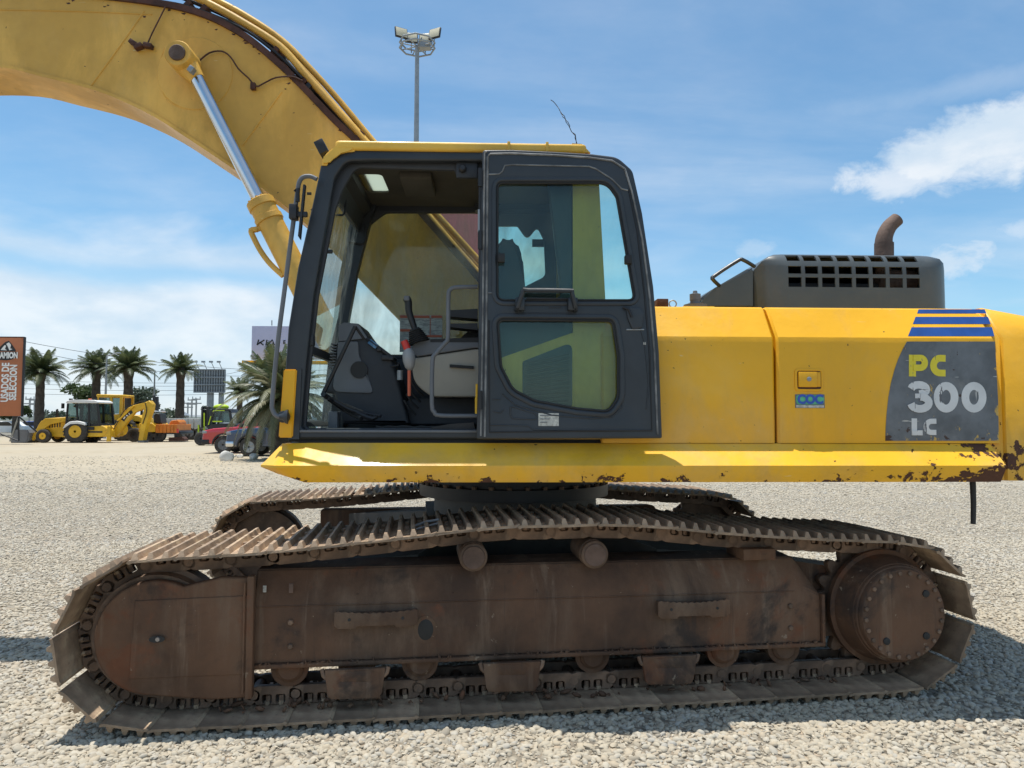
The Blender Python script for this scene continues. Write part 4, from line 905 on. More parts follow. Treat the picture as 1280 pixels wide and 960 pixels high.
# hydraulic pipes along the top
def hose(pts, Y, r, mat, name='hydraulic_pipe'): 
    bm = new_bm(); tube(bm, [W3(x, y, Y) for x, y in pts], r, 10, smooth_path=5); part(name, bm, M[mat], boom, smooth=60)
hose([(-60, -44), (60, -40), (180, -26), (225, -12), (256, 2), (300, 26), (350, 58), (383, 95), (420, 136), (458, 178), (520, 252), (565, 305), (610, 357), (640, 400)], 5.22, .028, 'boom')
hose([(-60, -62), (60, -54), (180, -38), (232, -20), (262, -4), (304, 18), (352, 50), (390, 88), (426, 128), (466, 176), (530, 250), (578, 303), (625, 356), (655, 400)], 5.40, .024, 'boom')
hose([(180, -20), (230, -2), (282, 20), (330, 48), (375, 96), (408, 130), (450, 178), (512, 250), (556, 304), (596, 352)], 5.32, .016, 'rubber', 'rubber_hose')
hose([(200, -30), (262, -4), (318, 30), (368, 74), (410, 122), (452, 170), (520, 246), (556, 286), (600, 336)], 5.55, .024, 'boom')
hose([(190, 0), (240, 10), (300, 34), (340, 62), (378, 98)], 5.20, .012, 'rubber', 'rubber_hose')
for px, py in ((232, 6), (252, 12), (344, 62), (380, 100), (386, 106), (448, 170)):
    c_ = W3(px, py, 5.2); bm = new_bm(); box(bm, -.02, .02, 0, .40, -.035, .045, .004, Matrix.Translation(c_) @ Matrix.Rotation(R(42), 4, 'Y')); part('pipe_clamp', bm, M['rustedge'] if px != 386 else M['black'], boom)
# boom cylinders, one on each side
def cyl(Y, k):
    a, b, c, f = W3(236, 78, Y), W3(325, 252, Y), W3(344, 290, Y), W3(424, 448, Y)
    ax = (b - a).normalized(); bm = new_bm(); lathe(bm, b, (f - b), [(-.01, .083), (.0, .097), (.05, .098), (.055, .09), (.12, .09), (.125, .098), (.16, .098), (.165, .088), ((f - b).length, .088)], 32)
    cy = part('boom_cylinder', bm, M['boom'])
    bm = new_bm(); tube(bm, [a + ax * .05, b + ax * .02], .049, 24); part('rod', bm, M['chrome'], cy, smooth=60)
    bm = new_bm(); p = W3(230, 76, Y); lathe(bm, (p.x, Y - .11, p.z), (0, 1, 0), [(0, .085), (.01, .092), (.13, .092), (.18, .092)], 28); tube(bm, [p + ax * .02, a + ax * .14], .07, 16, taper=(.085, .052)); part('rod_eye', bm, M['boom'], cy)
    bm = new_bm(); lathe(bm, (p.x, Y - .125, p.z), (0, 1, 0), [(0, .050), (.006, .056), (.03, .056)], 24); part('pin', bm, M['pipe'], cy)
    bm = new_bm(); q = W3(240, 88, Y - .1); box(bm, -.018, .018, -.03, .02, -.022, .022, .004, Matrix.Translation(q) @ Matrix.Rotation(.6, 4, 'Y')); part('lock_bolt', bm, M['galv'], cy)
    for i in range(14):
        an = 2 * math.pi * i / 14; u = ax.orthogonal().normalized(); v = ax.cross(u); q = b + ax * -.012 + (u * math.cos(an) + v * math.sin(an)) * .078
        bm = new_bm(); lathe(bm, q, ax, [(-.004, .010), (.012, .010)], 6); part('bolt', bm, M['boom'], cy)
    bm = new_bm(); L = [(322, 287), (314, 288), (317, 297), (326, 314), (338, 330), (354, 345)]; tube(bm, [W3(x, y, Y - .03) for x, y in L], .019, 10, smooth_path=4); tube(bm, [W3(330, 284, Y - .02), W3(312, 289, Y - .03)], .02, 10); part('oil_tube', bm, M['boom'], cy)
cyl(5.03, 1); cyl(5.84, -1)
bm = new_bm(); tube(bm, [(W3(230, 76, 5.03).x, 4.96, W3(230, 76, 5.03).z), (W3(230, 76, 5.03).x, 5.95, W3(230, 76, 5.03).z)], .05, 20); part('cross_pin', bm, M['pipe'], boom)
# the arm beyond the frame
bm = new_bm(); A0 = [(-560, 330), (-620, 350), (-690, 240), (-760, 250), (-700, 420), (-600, 700), (-570, 690)]; prism(bm, wpts(A0, 5.25), 5.25, 5.62); part('arm', bm, M['boom'])
bm = new_bm(); P_ = [W3(-585, 340, 5.2)]; tube(bm, [Vector((P_[0].x, 5.1, P_[0].z)), Vector((P_[0].x, 5.78, P_[0].z))], .07, 20); part('arm_pin', bm, M['pipe'])
bm = new_bm(); tube(bm, [W3(-180, -40, 5.44), W3(-500, -10, 5.44)], .085, 20); tube(bm, [W3(-500, -10, 5.44), W3(-725, 248, 5.44)], .05, 16); part('arm_cylinder', bm, M['boom'])
bm = new_bm(); prism(bm, wpts([(-570, 690), (-610, 700), (-640, 800), (-560, 880), (-440, 860), (-420, 790), (-500, 800), (-560, 760)], 5.0), 4.8, 6.1); part('bucket', bm, M['iron'])
# ------------------------------------------------------------------ cab
Y0, Y1 = 3.985, 4.95                              # near and far sides of the cab
cab = part('cab', pwall([(364, 549, 2), (355, 480, 4), (360, 410, 10), (372, 335, 10), (392, 248, 10), (401, 205, 14), (416, 189, 22), (440, 187, 8), (716, 190, 4), (716, 549, 0)],
      [[(376, 536.5, 5), (383, 452, 20), (392, 370, 30), (412, 255, 40), (418, 222, 16), (432, 201.5, 18), (463, 200.5, 5), (603, 201, 2), (603, 536.5, 2)],
       [(611, 372, 10), (611, 222, 14), (684, 222, 3), (702, 372, 8)]], Y0, .05, .012), M['dark'], label='black cab side frame with the doorway open')
# inner flange of the doorway, set back
part('door_seal', pwall([(370, 541, 6), (377, 452, 20), (386, 370, 30), (405, 255, 40), (411, 216, 18), (428, 196, 18), (463, 194, 5), (606, 194, 2), (606, 541, 2)],
      [[(382, 535, 5), (389, 452, 20), (398, 370, 30), (419, 262, 40), (428, 238, 22), (444, 209, 18), (470, 210, 5), (568, 213, 2), (572, 221, 2), (598, 222, 2), (598, 535, 2)]], Y0 + .055, .03, .01), M['darkin'], cab)
c_ = W3(578, 209, Y0 - .002); bm = new_bm(); lathe(bm, c_, (0, 1, 0), [(0, .014), (.008, .022), (.06, .022)], 16); part('door_latch', bm, M['black'], cab)
bm = new_bm(); a = W3(570, 222, Y0 + .03); b = W3(597, 200, Y0 + .03); box(bm, a.x, b.x, a.y, a.y + .03, a.z, b.z, .006); part('latch_plate', bm, M['darkin'], cab)
# sill and step
bm = new_bm(); a = W3(368, 549, Y0); b = W3(720, 537, Y0); box(bm, a.x, b.x, Y0 + .012, Y0 + .14, a.z, b.z, .008); part('door_sill', bm, M['dark'], cab)
bm = new_bm(); a = W3(372, 540.5, Y0 - .006); b = W3(597, 537.8, Y0 - .006); box(bm, a.x, b.x, Y0 - .008, Y0, a.z, b.z, .002); part('sill_strip', bm, M['greyin'], cab)
bm = new_bm(); a = W3(362, 552, Y0 + .04); b = W3(755, 549, Y0 + .04); box(bm, a.x, b.x, Y0 + .03, Y1, a.z, b.z + .004); part('cab_mount', bm, M['rubber'], cab)
FZ = W(480, 536, Y0 + .1)[1]
bm = new_bm(); box(bm, X(372, Y0), X(712, Y0), Y0 + .13, Y1 + .02, FZ - .035, FZ - .005); part('cab_floor', bm, M['darkin'], cab)
rgf = random.Random(8); bm = new_bm()
tube(bm, [W3(px, 534.5 + rgf.uniform(-1.2, .8), Y0 + .16) for px in range(470, 560, 8)], .009, 6); part('floor_mat_edge', bm, M['rubber'], cab)
bm = new_bm(); prism(bm, wpts([(535, 540), (540, 534), (562, 530), (592, 528), (594, 538)], Y0 + .02), Y0 + .02, Y0 + .12); part('mat_fold', bm, M['rubber'], cab)
# yellow front corner plate at the left foot of the cab
bm = new_bm(); prism(bm, wpts([(348, 547), (354.5, 461.5), (371, 461.5), (365.5, 547)], Y0 - .02), Y0 - .022, Y0 + .05); bmesh.ops.bevel(bm, geom=bm.edges[:], offset=.006, segments=2, affect='EDGES'); part('corner_plate', bm, M['panel'], cab)
bm = new_bm(); prism(bm, wpts([(360, 549), (366, 461), (377, 461), (374, 549)], Y0 - .008), Y0 - .010, Y0 + .05); part('corner_strip', bm, M['dark'], cab)
# rear corner post, painted yellow, and the quarter panel with its louvres
bm = new_bm(); prism(bm, wpts([(716, 549), (716, 191), (736, 193), (748, 215), (756.5, 372), (757.5, 549)], Y0), Y0 - .002, Y1); bmesh.ops.bevel(bm, geom=[e for e in bm.edges if e.calc_face_angle(0) > .5], offset=.02, segments=3, affect='EDGES'); part('rear_post', bm, M['roofy'], cab)
qp = part('quarter_panel', pwall([(604, 549), (604, 455), (718, 415, 0), (718, 549)], [], Y0 - .010, .009, .003), M['roofy'], cab)
# louvred vent
bm = new_bm(); merge(bm, wall(fillet(pw([(653, 506, 3), (653, 452, 4), (715, 428, 8), (715, 508, 3)], Y0)), [], Y0 - .016, .006, .002)); vt = part('vent_grille', bm, M['dark'], cab)
for i in range(12):
    a, b = W3(657, 503 - i * 4.4, Y0 - .02), W3(711, 501 - i * 4.4 - i * .9, Y0 - .02)
    if b.z > W(711, 436, Y0)[1]: break
    bm = new_bm(); tube(bm, [a, b], .006, 6); part('louvre', bm, M['dark'], vt)
# roof with its hatch
ZR0 = W(560, 190, Y0)[1]; ZR1 = W(560, 178.5, Y0)[1]; xr0, xr1 = X(428, Y0, 185), X(733, Y0, 185)
ha = on_plane(449, 212, (0, 0, ZR0), Vector((0, 0, 1))); hb = on_plane(486, 236, (0, 0, ZR0), Vector((0, 0, 1))); hc = on_plane(478, 211, (0, 0, ZR0), Vector((0, 0, 1))); hdd = on_plane(457, 237, (0, 0, ZR0), Vector((0, 0, 1)))
hx0, hx1, hy0, hy1 = (ha.x + hdd.x) / 2 , (hb.x + hc.x) / 2, ha.y, hb.y
hole = fillet([(hx0, hy0), (hx1, hy0), (hx1, hy1), (hx0, hy1)], .04)[::-1]
bm = new_bm(); merge(bm, slab(fillet([(xr0 - .04, Y0 - .02), (xr1 - .0, Y0 - .02), (xr1, Y1 + .02), (xr0 - .04, Y1 + .02)], .03), [hole], ZR1 - ZR0, .016, 3), Matrix.Translation((0, 0, (ZR0 + ZR1) / 2))); part('roof', bm, M['roofy'], cab)
bm = new_bm(); prism(bm, wpts([(401.5, 206), (402, 201), (404.5, 196), (408, 191), (413, 186.5), (419, 183), (426, 180.3), (433, 178.8), (441, 178.3), (443, 188.6), (434, 189.4), (427, 191), (420, 193.6), (415, 197), (411, 201), (408, 206)], Y0 - .016), Y0 - .018, Y1 + .015); bmesh.ops.bevel(bm, geom=[e for e in bm.edges if abs(e.verts[0].co.y - e.verts[1].co.y) < .01], offset=.010, segments=2, affect='EDGES'); part('roof_front', bm, M['roofy'], cab, smooth=50)
bm = new_bm(); prism(bm, wpts([(715, 179.2), (727, 180), (738, 191), (715, 189.5)], Y0 - .01), Y0 - .012, Y1 + .012); part('roof_tail', bm, M['roofy'], cab)
for px in (636, 684):
    a = W3(px, 184, Y0 - .024); bm = new_bm(); box(bm, a.x - .008, a.x + .008, a.y - .004, a.y + .02, ZR0 + .002, ZR1 + .004, .002); part('roof_clip', bm, M['roofy'], cab)
bm = new_bm(); box(bm, hx0 - .02, hx1 + .02, hy0 - .02, hy1 + .02, ZR0 - .015, ZR0 - .009); part('roof_hatch', bm, M['hatch'], cab)
bm = new_bm(); merge(bm, slab([(X(421, Y0, 190), Y0 + .05), (X(722, Y0), Y0 + .05), (X(722, Y0), Y1 - .02), (X(421, Y0, 190), Y1 - .02)], [hole], .012), Matrix.Translation((0, 0, ZR0 - .022))); part('ceiling_lining', bm, M['ceil'], cab)
bm = new_bm(); b = on_plane(510, 222, (0, 0, ZR0 - .06), Vector((0, 0, 1))); box(bm, b.x - .05, b.x + .14, b.y - .02, b.y + .35, ZR0 - .07, ZR0 - .026, .01); part('ceiling_console', bm, M['ceil'], cab)
# far side frame with two window openings, panes
far = part('far_frame', pwall([(424, 449, 2), (424, 395, 4), (430, 340, 10), (445, 262, 14), (452, 243, 10), (470, 232), (719, 232), (719, 449)],
      [[(441, 443, 4), (429, 418, 10), (435, 370, 20), (446, 320, 40), (460, 282, 30), (482, 265.5, 14), (604, 265.5, 4), (604, 443, 4)],
       [(614, 380, 6), (614, 282, 4), (647, 282, 4), (659, 299, 6), (672, 283, 4), (680, 300, 10), (682, 345, 10), (660, 356, 20)]], Y1, .04, .008), M['darkin'], cab)
bm = new_bm(); merge(bm, pwall([(428, 446), (428, 262), (606, 262), (606, 446)], [], Y1 + .018, .004)); part('far_window', bm, M['gfar'], cab)
bm = new_bm(); merge(bm, pwall([(612, 384), (612, 276), (690, 276), (690, 384)], [], Y1 + .018, .004)); part('far_window', bm, M['gfar'], cab)
bm = new_bm(); merge(bm, pwall([(418, 560), (422, 446), (719, 446), (719, 560)], [], Y1 + .002, .03)); part('far_lower_wall', bm, M['darkin'], cab)
a = W3(676, 300, Y1 - .02); bm = new_bm(); box(bm, a.x - .06, a.x + .02, a.y - .02, a.y, a.z - .05, a.z - .0); part('mirror_box', bm, M['darkin'], cab)
# warning sticker on the far window
def on_far(name, r, mat, dy): flat_on(name, rect(*r, Y1 + .01), Y1 + .010 - dy, mat, cab)
M['stpaper'] = mk('sticker_paper', (.42, .44, .40), .6, var=.15, vscale=30, layers=(dict(col=(.16, .17, .17), scale=60, lo=.5, hi=.58, detail=2, stretch=(.35, 1, 2.2), amt=.7),)); M['stred'] = mk('sticker_red_band', (.40, .10, .05), .6)
on_far('warning_sticker', (499.5, 394, 553, 440), M['stpaper'], 0)
for r in ((500, 394.5, 537, 397.5), (539, 394.5, 552.5, 397.5), (500, 411.5, 514, 414.5), (520, 419, 552.5, 421.5)): on_far('sticker_band', r, M['stred'], .004)
on_far('sticker_rule', (537.3, 398, 538.3, 419), M['stred'], .004)
# front: far post, header, divider, windscreen panes (running across the cab)
def across(name, pts, th, mat, dx=0, y0=Y0 + .05, y1=Y1): # profile in x-z given at the near plane, extruded to the far side
    bm = new_bm(); prism(bm, wpts(pts, Y0), y0, y1); return part(name, bm, mat, cab)
across('windscreen_header', [(405, 232), (411, 206), (424, 191), (433, 191), (431, 203), (420, 212), (414, 236)], 0, M['darkin'])
across('ceiling_edge', [(590, 193), (720, 193), (720, 206), (590, 206)], 0, M['darkin'], y0=Y1 - .1)
bm = new_bm(); f = [W3(*p, Y0) for p in ((377, 431), (411, 232))]; q = []
for p, y in ((f[0], Y0 + .05), (f[1], Y0 + .05), (f[1], Y1), (f[0], Y1)): q.append(bm.verts.new((p.x, y, p.z)))
bm.faces.new(q); part('windscreen', bm, M['gfront'], cab)
bm = new_bm(); f = [W3(*p, Y0) for p in ((367, 538), (376.5, 438))]; q = []
for p, y in ((f[0], Y0 + .05), (f[1], Y0 + .05), (f[1], Y1), (f[0], Y1)): q.append(bm.verts.new((p.x, y, p.z)))
bm.faces.new(q); part('lower_windscreen', bm, M['gfront'], cab)
across('windscreen_divider', [(374, 439), (376, 429), (383, 429), (381, 439)], 0, M['darkin'])
a = W3(384, 425, Y0 + .03); bm = new_bm(); box(bm, a.x - .03, a.x + .03, Y0 + .04, Y0 + .1, a.z - .03, a.z + .035, .008); part('divider_catch', bm, M['darkin'], cab)
# the far A-post, thick and dark
bm = new_bm(); prism(bm, wpts([(400, 545), (412, 440), (424, 350), (438, 280), (448, 246), (474, 246), (462, 282), (447, 340), (436, 400), (432, 450), (430, 545)], Y1 - .03), Y1 - .05, Y1 + .02); bmesh.ops.bevel(bm, geom=bm.edges[:], offset=.008, segments=2, affect='EDGES'); part('far_post', bm, M['dark'], cab)
for pts in ([(414, 243), (431, 243), (431, 262), (428, 269), (413, 268)], [(457, 282), (457, 298), (452, 305), (437, 302)]):
    bm = new_bm(); tube(bm, [W3(x, y, Y1 - .07 if pts[0][0] > 440 else 4.35) for x, y in pts], .007, 8, smooth_path=2); part('grab_loop', bm, M['black'], cab)
for px, py in ((404, 308), (414, 314)):
    a = W3(px, py, Y0 + .06); bm = new_bm(); box(bm, a.x - .03, a.x + .005, a.y, a.y + .02, a.z - .01, a.z + .01, .003); part('hinge_pin', bm, M['black'], cab)
# grab rail in the doorway
bm = new_bm(); tube(bm, [W3(x, y, Y0 + .06) for x, y in ((597, 358.5), (572, 359), (563, 362), (560.5, 372), (560, 421), (556, 429), (545, 442), (540.5, 452), (540, 505), (543, 515), (551, 519.5), (597, 520))], .0125, 10, smooth_path=3); part('grab_rail', bm, M['greyin'], cab, smooth=60)
bm = new_bm(); tube(bm, [W3(596, 517, Y0 - .03), W3(596, 497, Y0 - .03)], .010, 10); tube(bm, [W3(596, 500, Y0 - .03), W3(596.3, 480, Y0 - .03)], .008, 10); part('gas_strut', bm, M['yplain'], cab)
# front console with air vent
YC = 4.42
bm = new_bm(); merge(bm, wall(fillet(pw([(404, 491, 4), (415, 470, 4), (421, 428, 6), (423, 408, 4), (432, 403, 6), (448, 404, 5), (462, 424, 4), (491, 449, 5), (494, 462, 6), (512, 530, 2), (428, 530, 3), (417, 492, 3)], YC)), [], YC, .36, .02, )); con = part('front_console', bm, M['darkin'], cab)
bm = new_bm(); merge(bm, wall(fillet(pw([(415, 490, 10), (420, 462, 4), (423, 427, 4), (448, 427, 3), (449, 444, 14), (463, 478, 10), (468, 492, 6)], YC)), [[(W(449.5, 462.5, YC)[0] + .052 * math.cos(a * math.pi / 12), W(449.5, 462.5, YC)[1] + .052 * math.sin(a * math.pi / 12)) for a in range(24)][::-1]], YC - .012, .02, .006)); part('console_face', bm, M['greyin'], con)
c_ = W3(449.5, 462.5, YC); bm = new_bm(); lathe(bm, c_ + Vector((0, -.022, 0)), (0, 1, 0), [(0, .040), (0, .052), (.03, .052), (.03, .042), (.026, .001)], 24); part('air_vent', bm, M['rubber'], con)
bm = new_bm(); prism(bm, wpts([(424, 407), (431, 403.5), (448, 405), (460, 423), (449, 424), (424, 427)], YC), YC - .016, YC + .2); part('console_top', bm, M['greyin'], con)
for i in range(9):
    a = W3(419 - i * .35, 430 + i * 3.6, YC); bm = new_bm(); box(bm, a.x - .025, a.x + .012, YC - .004, YC + .25, a.z - .004, a.z + .003); part('slat', bm, M['greyin'], con)
a, b = W3(457, 424, YC - .01), W3(490, 449, YC - .01); bm = new_bm(); ang = math.atan2(b.z - a.z, b.x - a.x); box(bm, 0, (b - a).length, -.01, .2, .0, .018, .005, Matrix.Translation(a) @ Matrix.Rotation(-ang, 4, 'Y')); part('monitor_housing', bm, M['black'], con)
a = W3(461, 427, YC - .012); M['screen'] = mk('lcd_screen', (.05, .16, .30), .25, layers=(dict(col=(.12, .3, .5), scale=40, lo=.5, hi=.6),)); bm = new_bm(); box(bm, 0, .06, -.008, .03, -.012, .02, .002, Matrix.Translation(a) @ Matrix.Rotation(-ang, 4, 'Y')); part('display', bm, M['screen'], con)
for px, py, dx_, dz_ in ((474, 437, .03, .02), (482, 447, .05, .03), (489, 448, .03, .025)):
    a = W3(px, py, YC - .02); bm = new_bm(); box(bm, a.x - dx_ / 2, a.x + dx_ / 2, a.y - .01, a.y + .05, a.z - dz_ / 2, a.z + dz_ / 2, .004); part('switch', bm, M['black'], con)
bm = new_bm(); tube(bm, [W3(403, 494, 4.25), W3(444, 408, 4.25)], .013, 8); tube(bm, [W3(444, 408, 4.25), W3(455, 424, 4.3)], .008, 8); part('wiper_arm', bm, M['black'], cab)
for pts, r in (([(404, 493), (418, 502), (460, 522), (470, 521)], .016), ([(418, 501), (440, 513), (471, 520)], .012), ([(432, 506), (455, 516), (476, 520)], .010), ([(410, 498), (430, 512), (452, 523)], .014)):
    bm = new_bm(); tube(bm, [W3(x, y, 4.2 + .1 * rgf.random()) for x, y in pts], r, 8, smooth_path=3); part('pedal_lever', bm, M['black'], cab)
a = W3(411, 514, 4.3); bm = new_bm(); box(bm, a.x, a.x + .055, 4.28, 4.38, FZ, a.z, .006); part('pedal_block', bm, M['greyin'], cab)
bm = new_bm(); prism(bm, wpts([(372, 533), (376, 524), (398, 528), (404, 533)], 4.3), 4.12, 4.6); part('foot_mat', bm, M['rubber'], cab)
# left console beside the seat
bm = new_bm(); merge(bm, wall(fillet(pw([(515, 448, 6), (593, 436), (660, 436), (660, 497), (539, 496, 20), (516, 478, 30)], 4.3)), [], 4.3, .16, .012)); sc_ = part('seat_console', bm, M['beige'], cab)
bm = new_bm(); merge(bm, wall(fillet(pw([(521, 446, 3), (514, 436, 4), (518, 428, 6), (540, 424, 4), (592, 427), (660, 427), (660, 436), (593, 435), (540, 443, 4)], 4.3)), [], 4.292, .17, .006)); part('console_lid', bm, M['greyin'], sc_)
bm = new_bm(); a = W3(563, 457, 4.29); b = W3(592, 462, 4.29); prism(bm, wpts([(562, 455.5), (592, 457.5), (592, 461), (562, 459)], 4.28), 4.28, 4.3); part('console_slot', bm, M['rubber'], sc_)
bm = new_bm(); prism(bm, wpts([(538, 424), (660, 420), (660, 428), (538, 428)], 4.3), 4.29, 4.46); part('armrest_base', bm, M['rubber'], sc_)
for pts in ([(558, 388.5), (597, 386.5), (597, 399), (561, 396)], [(562, 405), (597, 404.5), (597, 413), (561, 409)]):
    bm = new_bm(); prism(bm, wpts(pts, 4.3), 4.28, 4.42); part('armrest_plate', bm, M['black'], cab)
bm = new_bm(); prism(bm, wpts([(575, 424), (582, 417), (585, 415), (588, 416), (592, 412), (640, 408), (640, 424)], 4.5), 4.48, 4.75); part('seat_cushion', bm, M['rubber'], cab)
bm = new_bm(); prism(bm, wpts([(606, 430), (602, 375), (612, 330), (622, 309), (634, 304), (645, 310), (652, 330), (655, 372), (650, 430)], 4.6), 4.4, 4.78); bmesh.ops.bevel(bm, geom=bm.edges[:], offset=.03, segments=3, affect='EDGES'); part('seat_back', bm, M['darkin'], cab, smooth=60)
# joystick: gaiter and grip
j0, j1 = W3(524, 428, 4.3), W3(518, 411, 4.3); ax = (j1 - j0); L_ = ax.length; prof = []
for i in range(7): prof += [(L_ * i / 7, .068 - .030 * i / 7), (L_ * (i + .5) / 7, .058 - .030 * i / 7)]
bm = new_bm(); lathe(bm, j0, ax, prof + [(L_, .03)], 16); jg = part('joystick_gaiter', bm, M['rubber'], cab)
bm = new_bm(); tube(bm, [W3(519, 413, 4.3), W3(514, 398, 4.3), W3(511, 388, 4.3), W3(510.5, 378, 4.3), W3(508, 372.5, 4.3)], .021, 12, smooth_path=3, taper=(.018, .024)); part('grip', bm, M['black'], jg, smooth=60)
bm = new_bm(); a = W3(509, 374, 4.28); box(bm, a.x - .02, a.x + .014, a.y - .01, a.y + .02, a.z - .01, a.z + .02, .006); part('grip_button', bm, M['greyin'], jg)
# lock lever with red tip
bm = new_bm(); lathe(bm, W3(512.5, 463, 4.2), W3(510, 434, 4.2) - W3(512.5, 463, 4.2), [(0, .012), (.02, .028), (.06, .038), (.10, .036), (.128, .02)], 14); lv = part('lock_lever', bm, M['greylever'], cab, smooth=60)
bm = new_bm(); tube(bm, [W3(509.5, 437, 4.2), W3(505, 426, 4.2)], .021, 12); part('red_tip', bm, M['red'], lv)
bm = new_bm(); tube(bm, [W3(511.5, 462, 4.2), W3(511.5, 495, 4.2)], .010, 8); part('orange_rod', bm, M['orange'], lv)
bm = new_bm(); tube(bm, [W3(488, 458, 4.4), W3(497, 457, 4.4), W3(499, 453, 4.4)], .006, 8); part('hook', bm, M['black'], cab)
bm = new_bm(); tube(bm, [W3(500, 463, 4.3), W3(500, 475, 4.3)], .018, 12); part('key_barrel', bm, M['galv'], cab)
bm = new_bm(); merge(bm, wall(fillet(pw([(508, 531, 2), (508, 500, 6), (530, 497, 4), (660, 497), (660, 531)], 4.5)), [], 4.5, .3, .01)); part('seat_base', bm, M['darkin'], cab)
bm = new_bm(); merge(bm, wall(fillet(pw([(470, 530), (485, 495), (495, 449), (560, 449), (560, 530)], 4.75)), [], 4.75, .1, .01)); part('inner_wall', bm, M['darkin'], cab)
for i in range(4):
    bm = new_bm(); a = W3(505 + i * 3, 500 - i * 8, 4.4); tube(bm, [a, a + Vector((.03, 0, -.05)), a + Vector((.07, .02, -.09))], .008, 6); part('cable', bm, M['rubber'], cab)
# ------------------------------------------------------------------ open door, folded back along the cab side
YD = 3.865
dout = [(595.5, 549, 3), (600, 370, 0), (603, 187, 5), (640, 186.8, 0), (689, 189, 0), (740, 192, 20), (772, 196, 26), (791, 213, 16), (803, 266, 20), (817, 358, 20), (824, 440, 20), (828, 548, 3)]
winu = [(621.5, 228, 8), (759, 228, 20), (771.5, 246, 16), (794, 375.5, 8), (621.5, 375.5, 10)]
winl = [(622, 399.5, 8), (766, 400.5, 9), (773, 445, 12), (773, 497, 20), (761, 514.5, 14), (722, 511, 20), (668, 501, 30), (641, 487, 24), (626, 458, 20)]
door = part('cab_door', pwall(dout, [winu, winl], YD, .045, .010), M['dark'], label='open black cab door folded back against the cab side')
def drail(pts, r, mat='dark', Y=None, nm='door_rib', cl=False):
    bm = new_bm(); P_ = pts + ([pts[0]] if cl else []); tube(bm, [W3(x, y, Y or YD - .001) for x, y in P_], r, 8, smooth_path=0, caps=not cl); return part(nm, bm, M[mat], door, smooth=60)
def gasket(win, grow, thick, Y, th, mat, nm):
    cx = sum(p[0] for p in win) / len(win); cy = sum(p[1] for p in win) / len(win)
    o = fillet(pw(win, YD)); n = len(o); outp = []; inn = []
    for i, p in enumerate(o):
        a, b = Vector(o[i - 1]), Vector(o[(i + 1) % n]); t_ = (b - a); 
        if t_.length < 1e-6: continue
        t_.normalize(); nn = Vector((-t_.y, t_.x)); nn = nn if nn.dot(Vector(p) - Vector(W(cx, cy, YD))) > 0 else -nn
        outp.append(tuple(Vector(p) + nn * grow)); inn.append(tuple(Vector(p) - nn * thick))
    bm = wall(outp, [inn[::-1]], Y, th, th * .35); return part(nm, bm, M[mat], door)
gasket(winu, .030, -.006, YD - .007, .02, 'dark', 'window_surround'); gasket(winu, .004, .008, YD - .002, .02, 'rubber', 'window_seal')
gasket(winl, .034, -.008, YD - .008, .02, 'dark', 'window_surround'); gasket(winl, .006, .008, YD - .003, .02, 'rubber', 'window_seal')
bm = new_bm(); merge(bm, wall(fillet(pw([(612, 224), (768, 224), (798, 381), (612, 381)], YD)), [], YD + .02, .005)); part('door_glass', bm, M['gdoor'], door)
bm = new_bm(); merge(bm, wall(fillet(pw([(612, 395), (778, 395), (780, 518), (640, 505), (612, 450)], YD)), [], YD + .022, .005)); part('door_glass', bm, M['gdoor'], door)
drail([(606, 546), (608, 400), (609.5, 196), (613, 192.5), (640, 192), (690, 194), (735, 197), (765, 201), (781, 211), (790, 240), (803, 300), (812, 370), (818, 440), (822, 543)], .006, 'edge')
drail([(601, 545), (603.5, 400), (606, 191), (609, 189.5)], .005, 'edge')
drail([(610.5, 218), (624, 217.5), (628, 214), (631, 206.8), (640, 205.8), (736, 208), (745, 211), (765, 224), (777, 236), (785, 238)], .0045, 'edge')
drail([(786, 236), (797, 290), (806, 370), (812, 440), (815, 538), (612, 540), (611, 400)], .005, 'black')
drail([(610, 366), (615, 366)], .004, 'greyin'); 
# bar handle
bm = new_bm(); a = W3(647, 363, YD - .05)
tube(bm, [W3(646, 388, YD - .005), W3(647, 384, YD - .04), W3(654, 364, YD - .055), W3(660, 363, YD - .055), W3(711, 363.5, YD - .055), W3(715, 366, YD - .055), W3(719, 384, YD - .04), W3(719, 388, YD - .005)], .013, 8, smooth_path=2); part('door_handle', bm, M['dark'], door)
for r in ((644, 372, 656, 388), (710, 372, 722, 388)):
    bm = new_bm(); a, b = W3(r[0], r[3], YD - .03), W3(r[2], r[1], YD - .03); box(bm, a.x, b.x, YD - .04, YD + .002, a.z, b.z, .006); part('handle_foot', bm, M['dark'], door)
bm = new_bm(); a, b = W3(686, 385, YD), W3(701, 380, YD); merge(bm, wall([(a.x, a.z), (b.x, a.z), (b.x, b.z), (a.x, b.z)], [[(a.x + .008, a.z + .006), (a.x + .008, b.z - .006), (b.x - .008, b.z - .006), (b.x - .008, a.z + .006)]], YD - .004, .006)); part('release_slot', bm, M['black'], door)
drail([(658, 373), (700, 373.4), (722, 374)], .004, 'black'); drail([(650, 391.5), (720, 392)], .004)
for px, py in ((626, 323), (784, 325)):
    a = W3(px, py, YD); bm = new_bm(); box(bm, a.x - .016, a.x + .022, YD - .03, YD + .01, a.z - .026, a.z + .024, .007); part('window_catch', bm, M['rubber'], door)
